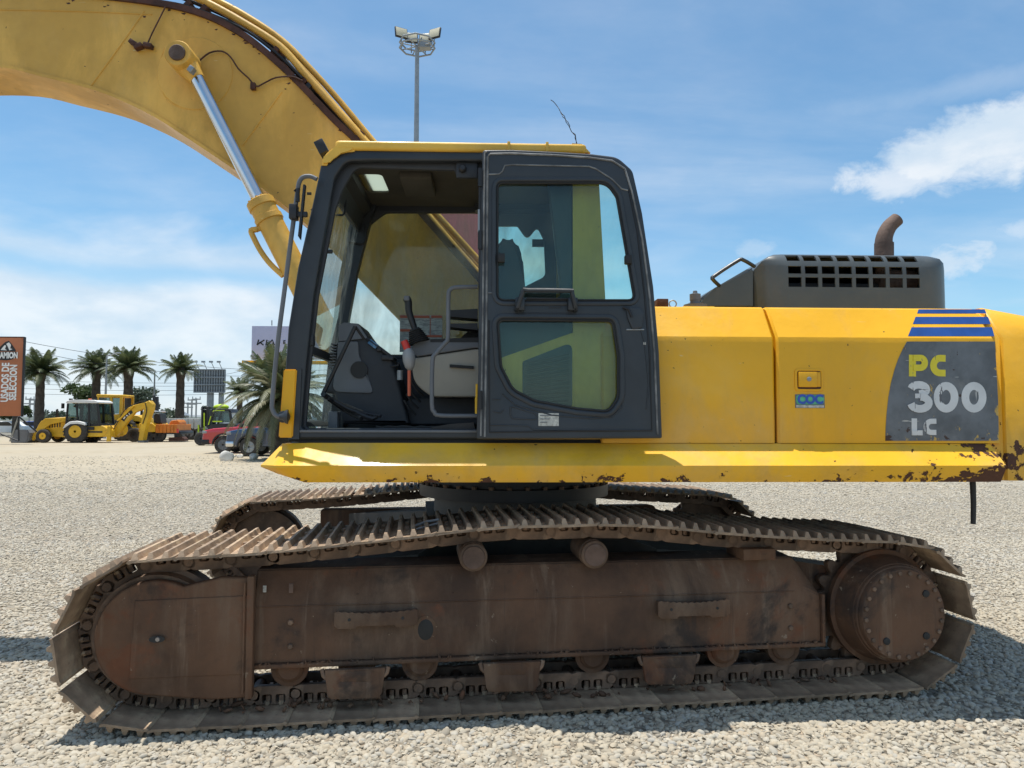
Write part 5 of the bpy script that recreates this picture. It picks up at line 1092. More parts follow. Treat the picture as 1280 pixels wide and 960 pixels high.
# latch housing at the free edge, pressed lines
bm = new_bm(); merge(bm, wall(fillet(pw([(782, 384, 3), (800, 385, 4), (805, 392, 4), (802, 410, 3), (790, 412, 3), (784, 398, 3)], YD)), [], YD - .012, .016, .005)); part('lock_case', bm, M['dark'], door)
bm = new_bm(); tube(bm, [W3(779, 384, YD - .01), W3(786, 387, YD - .02), W3(790, 396, YD - .02)], .007, 8); part('lock_catch', bm, M['black'], door)
drail([(783, 412), (805, 412)], .004, 'galv', nm='scuffed_edge'); a = W3(806, 429, YD - .004); bm = new_bm(); box(bm, a.x - .008, a.x + .006, a.y, a.y + .006, a.z - .008, a.z + .006); part('striker_hole', bm, M['paper'], door)
drail([(638, 508.5), (641, 508), (668, 516.5), (671, 519), (670, 524), (641, 523), (638, 519), (638, 508.5)], .004)
drail([(616, 499), (626, 499)], .0035); drail([(617, 514), (626, 516), (629, 512)], .0035)
drail([(612, 531), (660, 532), (667, 537), (800, 537.5)], .004); drail([(797, 396), (806, 430), (811, 480), (808, 512)], .0035)
drail([(628, 492), (644, 506), (690, 519), (740, 523), (765, 521), (777, 510), (781, 490), (780, 440)], .004)
flat_on('data_label', rect(673, 516.5, 698.5, 532.5, YD), YD - .0015, M['paper'], door)
for i in range(3): flat_on('label_line', rect(675, 519 + i * 4.2, 690 - i * 3, 520 + i * 4.2, YD), YD - .003, M['greyin'], door)
for py in (222, 300, 500): 
    bm = new_bm(); a = W3(600, py, YD - .01); tube(bm, [a + Vector((0, 0, .05)), a - Vector((0, 0, .05))], .012, 8); part('hinge', bm, M['black'], door)
bm = new_bm(); tube(bm, [W3(598.5, 262, YD - .012), W3(598.5, 290, YD - .012)], .006, 6); part('hinge_pin', bm, M['galv'], door)
# ------------------------------------------------------------------ handrail, mirror, lamp, aerial
bm = new_bm(); tube(bm, [W3(x, y, 3.93) for x, y in ((396, 224), (388, 220.5), (379, 221.5), (374, 228), (371.5, 243), (365, 290), (356, 360), (347, 430), (340.5, 500), (341, 513), (346, 520), (352, 521))], .0125, 10, smooth_path=4); hr = part('front_handrail', bm, M['greyin'], smooth=60)
bm = new_bm(); lathe(bm, W3(349, 521, 3.9), (1, .15, 0), [(0, .012), (.02, .02), (.03, .034), (.045, .04), (.05, .0)], 16); part('rail_foot', bm, M['dark'], hr)
bm = new_bm(); lathe(bm, W3(353.5, 521, 3.93), (0, 1, 0), [(0, .025), (.003, .032), (.04, .032)], 20); part('rail_pad', bm, M['dark'], hr)
a = W3(367.5, 265, 3.92); bm = new_bm(); box(bm, a.x - .022, a.x + .02, a.y - .03, a.y + .03, a.z - .045, a.z + .04, .008); part('mirror_clamp', bm, M['black'], hr)
bm = new_bm(); a = W3(375, 268, 3.92); box(bm, a.x - .03, a.x + .04, a.y - .012, a.y + .012, a.z - .014, a.z + .014, .004); tube(bm, [W3(369, 240, 3.92), W3(372, 236, 3.92), W3(372, 252, 3.92)], .012, 8); part('mirror_arm', bm, M['black'], hr)
bm = new_bm(); prism(bm, wpts([(380, 232), (382.5, 232), (379.5, 262), (376, 300), (373.5, 296), (377, 262)], 3.92), 3.90, 3.93); mr = part('mirror', bm, M['black'], hr)
bm = new_bm(); tube(bm, [W3(384, 242, 3.92), W3(389, 242, 3.92)], .008, 8); part('mirror_knob', bm, M['black'], hr)
bm = new_bm(); a = W3(403, 186, 4.25); box(bm, -.028, .028, -.05, .05, -.045, .04, .006, Matrix.Translation(a) @ Matrix.Rotation(R(-28), 4, 'Y')); tube(bm, [a, a + Vector((.04, 0, -.06))], .01, 6); part('work_lamp', bm, M['black'], cab)
rga = random.Random(4); ae = thing('aerial_wire', 'thin dark frayed wire sticking up from the rear edge of the cab roof', 'wire', W3(722, 180, 4.3))
base = W3(722, 180, 4.3)
for k in range(2):
    bm = new_bm(); pts = []
    for i in range(16):
        q = i / 15; p = W3(722 + (689 - 722) * q + rga.uniform(-1.6, 1.6), 180 + (124 - 180) * q ** .8 + rga.uniform(-1.2, 1.2), 4.3 + rga.uniform(-.01, .01)) - base; pts.append(p)
    if k: pts = pts[:11]
    tube(bm, pts, .0022, 5); o = obj('wire_strand', bm, M['black'], ae)
# ------------------------------------------------------------------ things far behind
def px2(Y): return Y / F_PX
def ground_y(py): return CAM_H * F_PX / (py - 526)
rnd = random.Random(21)
def bpart(name, bm, mat, parent, smooth=35, label=None):
    o = obj(name, bm, mat, parent, None, smooth)
    if label: o['label'] = label
    return o
def fillets(pts, Y): return fillet(pw(pts, Y), seg=4)
def wheel(parent, x, y0, y1, z, r, rimmat, rimr=.55, name='wheel', spokes=0, tyre='tyre'):
    bm = new_bm(); w_ = y1 - y0; lathe(bm, (x, y0, z), (0, 1, 0), [(0.03, r * .5), (.0, r * .62), (0, r * .86), (w_ * .12, r), (w_ * .88, r), (w_, r * .86), (w_, r * .5)], 28); o = bpart(name, bm, M[tyre], parent)
    bm = new_bm(); lathe(bm, (x, y0, z), (0, 1, 0), [(.01, r * rimr), (.0, r * rimr * .96), (.06, r * rimr * .85), (.09, r * .18), (.02, r * .16), (.01, r * .1)], 24); bpart('rim', bm, M[rimmat], o)
    if r > .7:
        for i in range(20):
            a = 2 * math.pi * i / 20; bm = new_bm(); box(bm, -.05, .05, y0 - .01, y1 + .01, r * .93, r * 1.035, 0, Matrix.Translation((x, 0, z)) @ Matrix.Rotation(a, 4, 'Y')); bpart('tread_lug', bm, M[tyre], o, 0)
    for i in range(spokes):
        a = 2 * math.pi * i / spokes; bm = new_bm(); box(bm, -.035, .035, y0 - .005, y0 + .05, r * .12, r * rimr * .95, .008, Matrix.Translation((x, 0, z)) @ Matrix.Rotation(a, 4, 'Y')); bpart('spoke', bm, M[rimmat], o)
    return o
# --- palms
def frond_mesh(L, droop, wd, seed, nl=32):
    rg = random.Random(seed); bm = new_bm(); P = []; n = 12
    for i in range(n + 1):
        q = i / n; P.append(Vector((L * (q - .16 * droop * q * q * q), 0, L * (.42 * q - droop * q * q * .78))))
    tube(bm, P, .03, 5, taper=(.04 * L / 3, .008 * L / 3))
    for i in range(nl):
        q = .12 + .88 * i / nl; k = min(int(q * n), n - 1); f = q * n - k; p = P[k].lerp(P[k + 1], f); t_ = (P[k + 1] - P[k]).normalized()
        ll = wd * .9 * (math.sin(math.pi * min(1, q * .9 + .12)) ** .6) * rg.uniform(.85, 1.1)
        for s in (-1, 1):
            d = (Vector((0, s, 0)) * .85 + t_ * .55 + Vector((0, 0, -.28 - .25 * q + rg.uniform(-.1, .15)))).normalized(); w2 = t_ * .035 * L / 3 * 1.7
            m_ = p + d * ll * .55; e = p + d * ll + Vector((0, 0, -ll * .22))
            a = bm.verts.new(p - w2 * .5); b = bm.verts.new(p + w2 * .5); c = bm.verts.new(m_ + w2 * .6); dd = bm.verts.new(m_ - w2 * .6); ee = bm.verts.new(e)
            bm.faces.new((a, b, c, dd)); bm.faces.new((dd, c, ee))
    me = bpy.data.meshes.new('frond'); bm.to_mesh(me); bm.free(); me.materials.append(M['frond']); return me
FRONDS = [frond_mesh(1, d, .22, i) for i, d in enumerate((.3, .6, .85, 1.05, 1.2))]
def palm(px, py_crown, py_base, tw, L, Y, label, nf=34, seed=1, trunk=True, flat=0., lean=0.):
    L *= .9; tw *= .86; rg = random.Random(seed); x, z = W(px, py_crown, Y); t = thing('palm_tree', label, 'palm tree', (x, Y, 0), 'date palms behind the lot')
    if trunk:
        bm = new_bm(); n = 14; prof = []
        for i in range(n + 1):
            q = i / n; r = tw / 2 * (1.05 - .22 * q + (.35 * (q - .88) / .12 if q > .88 else 0)); prof.append((q * z, r * (1 + (.05 if i % 2 else -.03))))
        lathe(bm, (0, 0, 0), (0, 0, 1), prof, 14); bpart('trunk', bm, M['bark'], t)
        bm = new_bm(); bmesh.ops.create_icosphere(bm, subdivisions=2, radius=tw * .62, matrix=Matrix.Translation((0, 0, z)) @ Matrix.Diagonal((1, 1, .9, 1))); bpart('crown_base', bm, M['bark'], t)
    nf = int(nf * 1.15)
    for i in range(nf):
        q = i / nf; a = i * 2.39996 + rg.uniform(-.2, .2); k = min(4, int(q * 5)); tilt = 72 - 72 * q + rg.uniform(-7, 7)
        m_ = Matrix.Translation((0, 0, z - .1)) @ Matrix.Rotation(a, 4, 'Z') @ Matrix.Diagonal((1, 1, .66, 1)) @ Matrix.Rotation(-R(tilt - 10), 4, 'Y') @ Matrix.Rotation(rg.uniform(-.3, .3), 4, 'X') @ Matrix.Scale(L * rg.uniform(.85, 1.1), 4)
        obj('frond', FRONDS[k], None, t, m_)
    return t
palm(22, 468, 525, .75, 3.0, 72, 'palm half hidden behind the orange sign, only its right fronds showing', 34, 2)
palm(51, 466, 525, .92, 3.5, 66, 'thick palm just right of the orange sign with wide drooping crown', 44, 3)
palm(121, 463, 525, .95, 3.3, 70, 'palm behind the cab of the backhoe, a long frond reaching left', 42, 4)
palm(161, 462, 525, .98, 3.3, 66, 'palm with a full crown right behind the street lamp', 46, 5)
palm(226, 463, 525, .90, 2.7, 66, 'lone palm with a tall bare trunk beside the grey billboard', 38, 6)
palm(300, 490, 528, .6, 2.2, 62, 'small palm behind the blue pickup, left of the big one', 30, 8)
palm(334, 470, 528, .8, 3.2, 58, 'palm standing behind the front handrail below the white billboard', 40, 9)
# the big low palm by the lot edge, fronds to the ground
def low_palm():
    Y = 29; x, _ = W(352, 520, Y); t = thing('palm_tree', 'large low palm with long pale drooping fronds reaching the ground beside the blue pickup', 'palm tree', (x, Y, 0), 'date palms behind the lot')
    bm = new_bm(); lathe(bm, (0, 0, 0), (0, 0, 1), [(0, .42), (.5, .4), (1.2, .36), (2.1, .45), (2.3, .2)], 16); bpart('trunk', bm, M['bark'], t)
    rg = random.Random(77); big = [frond_mesh(1, d, .17, 40 + i, 40) for i, d in enumerate((.6, .9, 1.2, 1.45, 1.6))]
    for m_ in big: m_.materials.clear(); m_.materials.append(M['dryfrond'])
    for i in range(96):
        q = i / 96; a = i * 2.39996 + rg.uniform(-.2, .2); tilt = 78 - 92 * q + rg.uniform(-6, 6)
        m_ = Matrix.Translation((0, 0, 2.2)) @ Matrix.Rotation(a, 4, 'Z') @ Matrix.Rotation(-R(tilt - 5), 4, 'Y') @ Matrix.Rotation(rg.uniform(-.4, .4), 4, 'X') @ Matrix.Scale(rg.uniform(2.0, 2.7), 4)
        me = (big if i % 3 else FRONDS)[min(4, int(q * 5))]; obj('frond', me, None, t, m_)
low_palm()
# --- leafy trees and bushes
def leafy(px, py0, py1, pxw, Y, label, mat='bush', seed=1, cat='tree'):
    rg = random.Random(seed); x, zt = W(px, py0, Y); _, zb = W(px, py1, Y); t = thing('leafy_tree' if cat == 'tree' else 'bush', label, cat, (x, Y, 0)); rr = pxw * px2(Y) / 2; h = max(.6, (zt - zb)); 
    if cat == 'tree':
        bm = new_bm(); tube(bm, [(0, 0, 0), (.1, 0, zb), (0, .1, zb + h * .5)], .15, 8, taper=(.18, .06)); 
        for i in range(5): a = rg.uniform(0, 6.28); tube(bm, [(.05, 0, zb + .1), (rr * .5 * math.cos(a), rr * .5 * math.sin(a), zb + h * .6)], .05, 5)
        bpart('trunk', bm, M['bark'], t)
    bm = new_bm(); cl_ = [(rg.uniform(-.62, .62) * rr, rg.uniform(-.6, .6) * rr, zb + h * rg.uniform(.15, .8)) for _ in range(16)]
    for i in range(1500):
        c = rg.choice(cl_); rad = rr * .42; u = Vector((rg.gauss(0, 1), rg.gauss(0, 1), rg.gauss(0, 1))).normalized() * rad * rg.uniform(.5, 1.05)
        p = Vector(c) + Vector((u.x, u.y, u.z * .75)); 
        if p.z < .03: continue
        s = rg.uniform(.10, .2) * (rr / 1.6) ** .5; n1 = Vector((rg.gauss(0, 1), rg.gauss(0, 1), rg.gauss(0, 1))).normalized(); n2 = n1.orthogonal().normalized(); n3 = n1.cross(n2)
        bm.faces.new([bm.verts.new(p + n2 * s), bm.verts.new(p + n3 * s * .6), bm.verts.new(p - n2 * s), bm.verts.new(p - n3 * s * .6)])
    bpart('crown', bm, M[mat], t, 0); return t
leafy(101, 477, 512, 36, 80, 'round green tree between the backhoe cab and the second palm', seed=3)
leafy(118, 484, 512, 22, 84, 'small green tree close to the palm trunk behind the backhoe', seed=4)
leafy(177, 484, 508, 40, 78, 'grey green tree behind the tip of the raised backhoe boom', 'greytree', 5)
leafy(190, 494, 516, 18, 82, 'thin grey tree right of the tall dark exhaust stacks', 'greytree', 15)
leafy(32, 505, 522, 16, 90, 'dark shrub behind the sign legs', 'bush', 6, 'bush')
leafy(8, 508, 524, 20, 90, 'low dark shrub at the far left under the orange sign', 'bush', 16, 'bush')
leafy(212, 515, 528, 50, 95, 'long grey scrub hedge between the orange crane and the lone palm', 'greytree', 7, 'bush')
leafy(265, 508, 522, 26, 100, 'grey scrub below the grey billboard', 'greytree', 8, 'bush')
leafy(70, 516, 528, 44, 110, 'low scrub seen right of the thick palm trunk', 'greytree', 9, 'bush')
# --- hills on the horizon
def hills(name, Y, hmax, col, seed, label):
    bm = new_bm(); n = 160; xs = [(-1.3 + 2.6 * i / n) * Y for i in range(n + 1)]; a, b, c = [], [], []
    for x in xs:
        h = hmax * (.35 + .65 * abs(mnoise.noise(Vector((x / Y * 3.1 + seed, seed, 0)))) + .18 * mnoise.noise(Vector((x / Y * 14, seed, 3)))); a.append(bm.verts.new((x, Y, -2))); b.append(bm.verts.new((x, Y + 60, max(1, h)))); c.append(bm.verts.new((x, Y + 500, -2)))
    for i in range(n): bm.faces.new((a[i], a[i + 1], b[i + 1], b[i])); bm.faces.new((b[i], b[i + 1], c[i + 1], c[i]))
    o = obj(name, bm, col); o['kind'] = 'structure'; o['label'] = label
M['hill1'] = mk('far_scrub_hill', (.12, .14, .12), 1, var=.3, vscale=.01); M['hill2'] = mk('farther_pale_hill', (.22, .24, .25), 1, var=.2, vscale=.005)  # the farther range is a paler, bluer grey than the near one
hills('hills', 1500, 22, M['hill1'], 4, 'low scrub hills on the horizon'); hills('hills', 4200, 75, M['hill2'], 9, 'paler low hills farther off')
# --- a low wall and scattered sheds near the horizon
def blockb(px0, px1, py0, Y, mat, label, cat='shed'):
    x0, zt = W(px0, py0, Y); x1, _ = W(px1, py0, Y); t = thing('shed', label, cat, ((x0 + x1) / 2, Y, 0)); hw = (x1 - x0) / 2
    bm = new_bm(); box(bm, -hw, hw, 0, 7, 0, zt); bpart('wall', bm, M[mat], t)
    bm = new_bm(); prism(bm, [(-hw - .3, zt), (0, zt + .8), (hw + .3, zt)], -.3, 7.3); bpart('roof', bm, M['galv'], t)
blockb(196, 214, 519, 120, 'concrete', 'pale low shed behind the orange crane'); blockb(262, 292, 516, 125, 'white', 'whitish shed behind the red pickup and dark truck')
# --- orange sign on the left
def sign_left():
    Y = 47; x0, z1 = W(-30, 421.5, Y); x1, z0 = W(26.5, 520, Y); t = thing('sign_board', 'tall orange sign board with white vertical lettering on thin legs at the left edge', 'sign', ((x0 + x1) / 2, Y, 0)); hw = (x1 - x0) / 2
    M['signo'] = mk('orange_sign', (.40, .135, .055), .6, var=.05)
    bm = new_bm(); box(bm, -hw, hw, 0, .12, z0, z1, .02); bpart('board', bm, M['signo'], t)
    bm = new_bm(); box(bm, hw - .02, hw + .05, -.03, .14, z0 - .05, z1 + .03); box(bm, -hw, hw, -.03, .14, z1, z1 + .05); bpart('frame', bm, M['black'], t)
    def L(px, py): p = W(px, py, Y); return Vector((p[0] - (x0 + x1) / 2, -.02, p[1]))
    ra = Matrix.Rotation(R(90), 4, 'Z')
    for s, px, py, sz, bo in (('USADOS DE', 7.0, 478, .60, .022), ('SELECCION', 17.0, 478, .58, .022)):
        bm = text_mesh(s, sz, .004, bo, 'CENTER', 1.02); bmesh.ops.transform(bm, matrix=Matrix.Translation(L(px, py)) @ XZ @ ra @ Matrix.Diagonal((.74 if s[0] == 'S' else .76, 1.05, 1, 1)), verts=bm.verts); bpart('lettering', bm, M['white'], t, 0)['kind'] = 'stuff'
    bm = text_mesh('CAMION', .42, .004, .02); bmesh.ops.transform(bm, matrix=Matrix.Translation(L(9.2, 444.5) + Vector((0, -.02, 0))) @ XZ @ Matrix.Diagonal((.80, 1.25, 1, 1)), verts=bm.verts); bpart('lettering', bm, M['white'], t, 0)['kind'] = 'stuff'
    bm = new_bm(); prism(bm, [(L(*p).x, L(*p).z) for p in ((-5, 448.5), (-5, 440), (20.5, 440), (20.5, 447), (14, 449.5), (8, 450.5), (0, 450))], -.018, -.005); bpart('badge', bm, M['black'], t, 0)
    bm = new_bm(); prism(bm, [(L(*p).x, L(*p).z) for p in ((-4, 439), (0, 434), (4, 430), (7, 427.5), (11, 426), (14, 429), (16, 432), (20, 438), (19, 439.5))], -.018, -.005); bpart('emblem', bm, M['black'], t, 0)
    for pts in (((1, 437.5), (6, 431.5), (8, 432), (6.5, 436), (9, 438)), ((8, 430), (11.5, 428), (14, 431), (13, 435.5), (16, 436.5), (12, 438), (10, 433))):
        bm = new_bm(); prism(bm, [(L(*p).x, L(*p).z) for p in pts], -.024, -.017); bpart('emblem_peak', bm, M['white'], t, 0)
    bm = text_mesh('Camiones', .26, .004, .008); bmesh.ops.transform(bm, matrix=Matrix.Translation(L(7, 508.5)) @ XZ, verts=bm.verts); 
    bm.free(); bm = new_bm()
    for i in range(5): box(bm, L(-2 + 3.2 * i, 0).x, L(.2 + 3.2 * i, 0).x, -.024, -.01, L(0, 510.5).z, L(0, 506.5).z)
    box(bm, L(13, 0).x, L(15.5, 0).x, -.024, -.01, L(0, 510).z, L(0, 505).z); bpart('small_mark', bm, M['white'], t, 0)['kind'] = 'stuff'
    for a, b in (((22, 521), (22.5, 551)), ((22, 521), (1, 552)), ((23, 521), (35, 540)), ((-20, 521), (-20, 551)), ((-20, 535), (22, 551))):
        bm = new_bm(); p, q = L(*a), L(*b); q.z = max(q.z, 0.0) if b[1] > 545 else q.z; tube(bm, [p + Vector((0, .1, 0)), q + Vector((0, .1 + (.8 if b[0] in (1, 35) else 0), 0))], .05, 6); bpart('leg', bm, M['galv' if b[0] == 1 else 'black'], t)
sign_left()
# --- billboards
def billboard(px0, px1, py0, py1, pole_px, Y, label, face, kind):
    x0, z1 = W(px0, py0, Y); x1, z0 = W(px1, py1, Y); cx = (x0 + x1) / 2; t = thing('billboard', label, 'billboard', (cx, Y, 0)); hw = (x1 - x0) / 2
    bm = new_bm(); box(bm, -hw, hw, 0, .25, z0, z1); bd = bpart('board', bm, face, t)
    for p in pole_px:
        px_, r = p; x, _ = W(px_, 500, Y); bm = new_bm(); tube(bm, [(x - cx, .5, 0), (x - cx, .5, z1 - .3)], r, 12); bpart('pole', bm, M['galv'], t)
    if kind == 'back':
        for i in range(13): x = -hw + 2 * hw * i / 12; bm = new_bm(); box(bm, x - .06, x + .06, -.14, 0, z0 - .05, z1 + .05); bpart('rib', bm, M['galv'], bd)
        for q in (.0, .33, .66, 1): z = z0 + (z1 - z0) * q; bm = new_bm(); box(bm, -hw, hw, -.22, -.14, z - .06, z + .06); bpart('rail', bm, M['galv'], bd)
        for q in (-.7, -.2, .3, .8):
            bm = new_bm(); tube(bm, [(hw * q, 0, z1), (hw * q, -1.2, z1 + .9)], .04, 5); box(bm, hw * q - .2, hw * q + .2, -1.4, -1.1, z1 + .8, z1 + 1.0); bpart('spotlight', bm, M['galv'], t)
    return t, cx, hw, z0, z1
M['bbback'] = mk('grey_billboard_back', (.22, .24, .25), .7, var=.2, vscale=.6); M['kiaw'] = mk('pale_lilac_billboard', (.48, .49, .66), .6, var=.03)
billboard(243.5, 281, 462, 490.5, ((261, .42), (274, .26), (276.5, .16)), 92, 'grey ribbed back of a billboard standing on poles right of the lone palm', M['bbback'], 'back')
t, cx, hw, z0, z1 = billboard(315, 420, 407.5, 449.5, ((352, .5),), 78, 'pale lilac billboard with a black car maker word mark seen behind the cab front', M['kiaw'], 'front')
def Lk(px, py): p = W(px, py, 78); return Vector((p[0] - cx, -.03, p[1]))
for pts in ([(321.5, 431.5), (323.5, 424.5)], [(322, 430.5), (330.5, 425)], [(324.5, 427.5), (329.5, 431.5)], [(332.5, 431.5), (333.8, 424.8)], [(334, 431.5), (340.5, 425), (343, 431.5)]):
    bm = new_bm(); ribbon(bm, [Vector((Lk(*p).x, Lk(*p).z)) for p in pts], .14, .02); bmesh.ops.transform(bm, matrix=Matrix.Translation((0, -.01, 0)) @ XZ, verts=bm.verts); bpart('letter', bm, M['black'], t, 0)
bm = text_mesh('E', .55, .004, .02); bmesh.ops.transform(bm, matrix=Matrix.Translation(Lk(355.5, 428)) @ XZ, verts=bm.verts); bpart('letter', bm, M['black'], t, 0)
bm = new_bm(); p, q = Lk(309, 455), Lk(420, 451); box(bm, p.x, q.x, -1.2, .3, p.z, p.z + .12); box(bm, Lk(315, 0).x, q.x, -.8, .2, Lk(0, 453).z, Lk(0, 449.8).z); bpart('catwalk', bm, M['yplain'], t)
bm = new_bm(); tube(bm, [Lk(340, 407), Lk(340, 400.5)], .05, 5); bpart('lightning_rod', bm, M['black'], t)
M['redb'] = mk('faded_red_board', (.36, .12, .15), .6, var=.08, vscale=.4)
billboard(546, 604, 240, 345, ((590, .2),), 24, 'faded red board seen through the cab beyond the boom hoses', M['redb'], 'front')
# --- high mast with its ring of floodlights
def mast():
    Y = 45; x, z = W(521.5, 57, Y); t = thing('light_mast', 'tall grey high mast carrying a ring of floodlights above the cab roof', 'light mast', (x, Y, 0))
    bm = new_bm(); tube(bm, [(0, 0, 0), (0, 0, z)], .2, 16, taper=(.26, .13)); bpart('mast', bm, M['galv'], t)
    R0 = 1.12; zr = z - .15
    for dz_ in (0, .35):
        bm = new_bm(); tube(bm, [(R0 * math.cos(R(a)), R0 * math.sin(R(a)), zr + dz_) for a in range(0, 361, 45)], .055, 6, caps=False); bpart('ring', bm, M['galv'], t)
    for i in range(4): a = R(45 * i + 20); bm = new_bm(); tube(bm, [(R0 * math.cos(a), R0 * math.sin(a), zr + .1), (-R0 * math.cos(a), -R0 * math.sin(a), zr + .1)], .04, 6); bpart('spoke', bm, M['galv'], t)
    bm = new_bm(); box(bm, .05, .85, -.25, .25, zr - .05, zr + .35); bpart('winch_box', bm, M['galv'], t)
    M['lamp'] = mk('floodlight_lens', (.62, .56, .40), .3, var=.05)
    for a in (115, 68, 158, 22):
        ar = R(a); c = Vector((R0 * 1.02 * math.cos(ar), R0 * math.sin(ar), zr + 1.22)); mm = Matrix.Translation(c) @ Matrix.Rotation((ar - math.pi / 2) * .4, 4, 'Z') @ Matrix.Rotation(R(-12), 4, 'X')
        bm = new_bm(); box(bm, -.42, .42, -.02, .12, -.36, .36, .03, mm); fl = bpart('floodlight', bm, M['black'], t); bm = new_bm(); box(bm, -.37, .37, -.045, -.02, -.31, .31, .01, mm); bpart('lens', bm, M['lamp'], fl)
        bm = new_bm(); tube(bm, [c - Vector((0, 0, .3)), Vector((R0 * math.cos(ar), R0 * math.sin(ar), zr + .2))], .04, 6); bpart('bracket', bm, M['galv'], t)
mast()
# --- street lamps, power poles, wires
def street_lamp(px, py, Y, arm_px, label):
    x, z = W(px, py, Y); t = thing('street_lamp', label, 'street lamp', (x, Y, 0), 'street lamps along the road'); bm = new_bm(); tube(bm, [(0, 0, 0), (0, 0, z)], .09, 8, taper=(.13, .06)); bpart('pole', bm, M['galv'], t)
    e = W(px + arm_px, py, Y)[0] - x; bm = new_bm(); tube(bm, [(0, 0, z), (e, 0, z + .25)], .05, 6); bpart('arm', bm, M['galv'], t); bm = new_bm(); box(bm, min(e, e * 1.3), max(e, e * 1.3), -.12, .12, z + .18, z + .32, .03); bpart('lamp_head', bm, M['galv'], t)
street_lamp(133.5, 445, 62, 13, 'thin street lamp rising between the two palms behind the backhoe'); street_lamp(193.5, 465, 70, -8, 'thin street lamp left of the lone palm'); street_lamp(205.5, 463, 74, -5, 'slender street lamp pole just left of the lone palm trunk') if 0 else None
def pylon(px, py, Y, label):
    x, z = W(px, py, Y); t = thing('power_pole', label, 'power pole', (x, Y, 0), 'distant power poles'); bm = new_bm(); tube(bm, [(0, 0, 0), (0, 0, z)], .18, 8); bpart('pole', bm, M['concrete'], t); bm = new_bm(); box(bm, -1.1, 1.1, -.1, .1, z - 1.2, z - .95); box(bm, -.9, .9, -.1, .1, z - .3, z - .05); bpart('crossarm', bm, M['concrete'], t)
    for i in (-1, 1): bm = new_bm(); lathe(bm, (i * .8, 0, z - .05), (0, 0, 1), [(0, .08), (.3, .1), (.5, .04)], 8); bpart('insulator', bm, M['galv'], t)
for i, (px, py) in enumerate(((37.5, 498), (43.5, 499), (240, 499), (245.5, 498), (235, 503))): pylon(px, py, 150 + i * 3, ('distant power pole, left of a close pair behind the sign legs', 'distant power pole, right of a close pair behind the sign legs', 'distant power pole under the left end of the grey billboard', 'distant power pole under the middle pole of the grey billboard', 'farthest of three power poles right of the lone palm')[i])
def wire(p0, p1, Y0_, Y1_, sag, label, n=16):
    a, b = W3(*p0, Y0_), W3(*p1, Y1_); bm = new_bm(); tube(bm, [a.lerp(b, i / n) - Vector((0, 0, sag * 4 * (i / n) * (1 - i / n))) - a for i in range(n + 1)], .022, 4); o = obj('power_line', bm, M['black']); o.location = a; tag(o, label, 'cable', 'power lines behind the lot')
wl = 'thin power line crossing the sky above the parked machines'
wire((-60, 415), (330, 470), 58, 74, 1.0, 'power line dropping from the orange sign top towards the white billboard'); wire((-60, 408), (420, 462), 58, 80, 1.2, 'topmost power line crossing the sky behind the palms'); wire((-60, 476), (420, 478), 80, 80, .5, 'lower power line passing behind the palm trunks, highest of a close set of four'); wire((-60, 482), (420, 483), 80, 80, .5, 'second power line of the close set passing behind the palm trunks'); wire((-60, 489), (420, 487.5), 80, 80, .5, 'lowest power line passing behind the palm trunks'); wire((281, 468), (318, 458), 88, 78, .1, 'short power line between the two billboards'); wire((-60, 470), (420, 474), 82, 82, .6, 'faint power line just under the palm crowns')
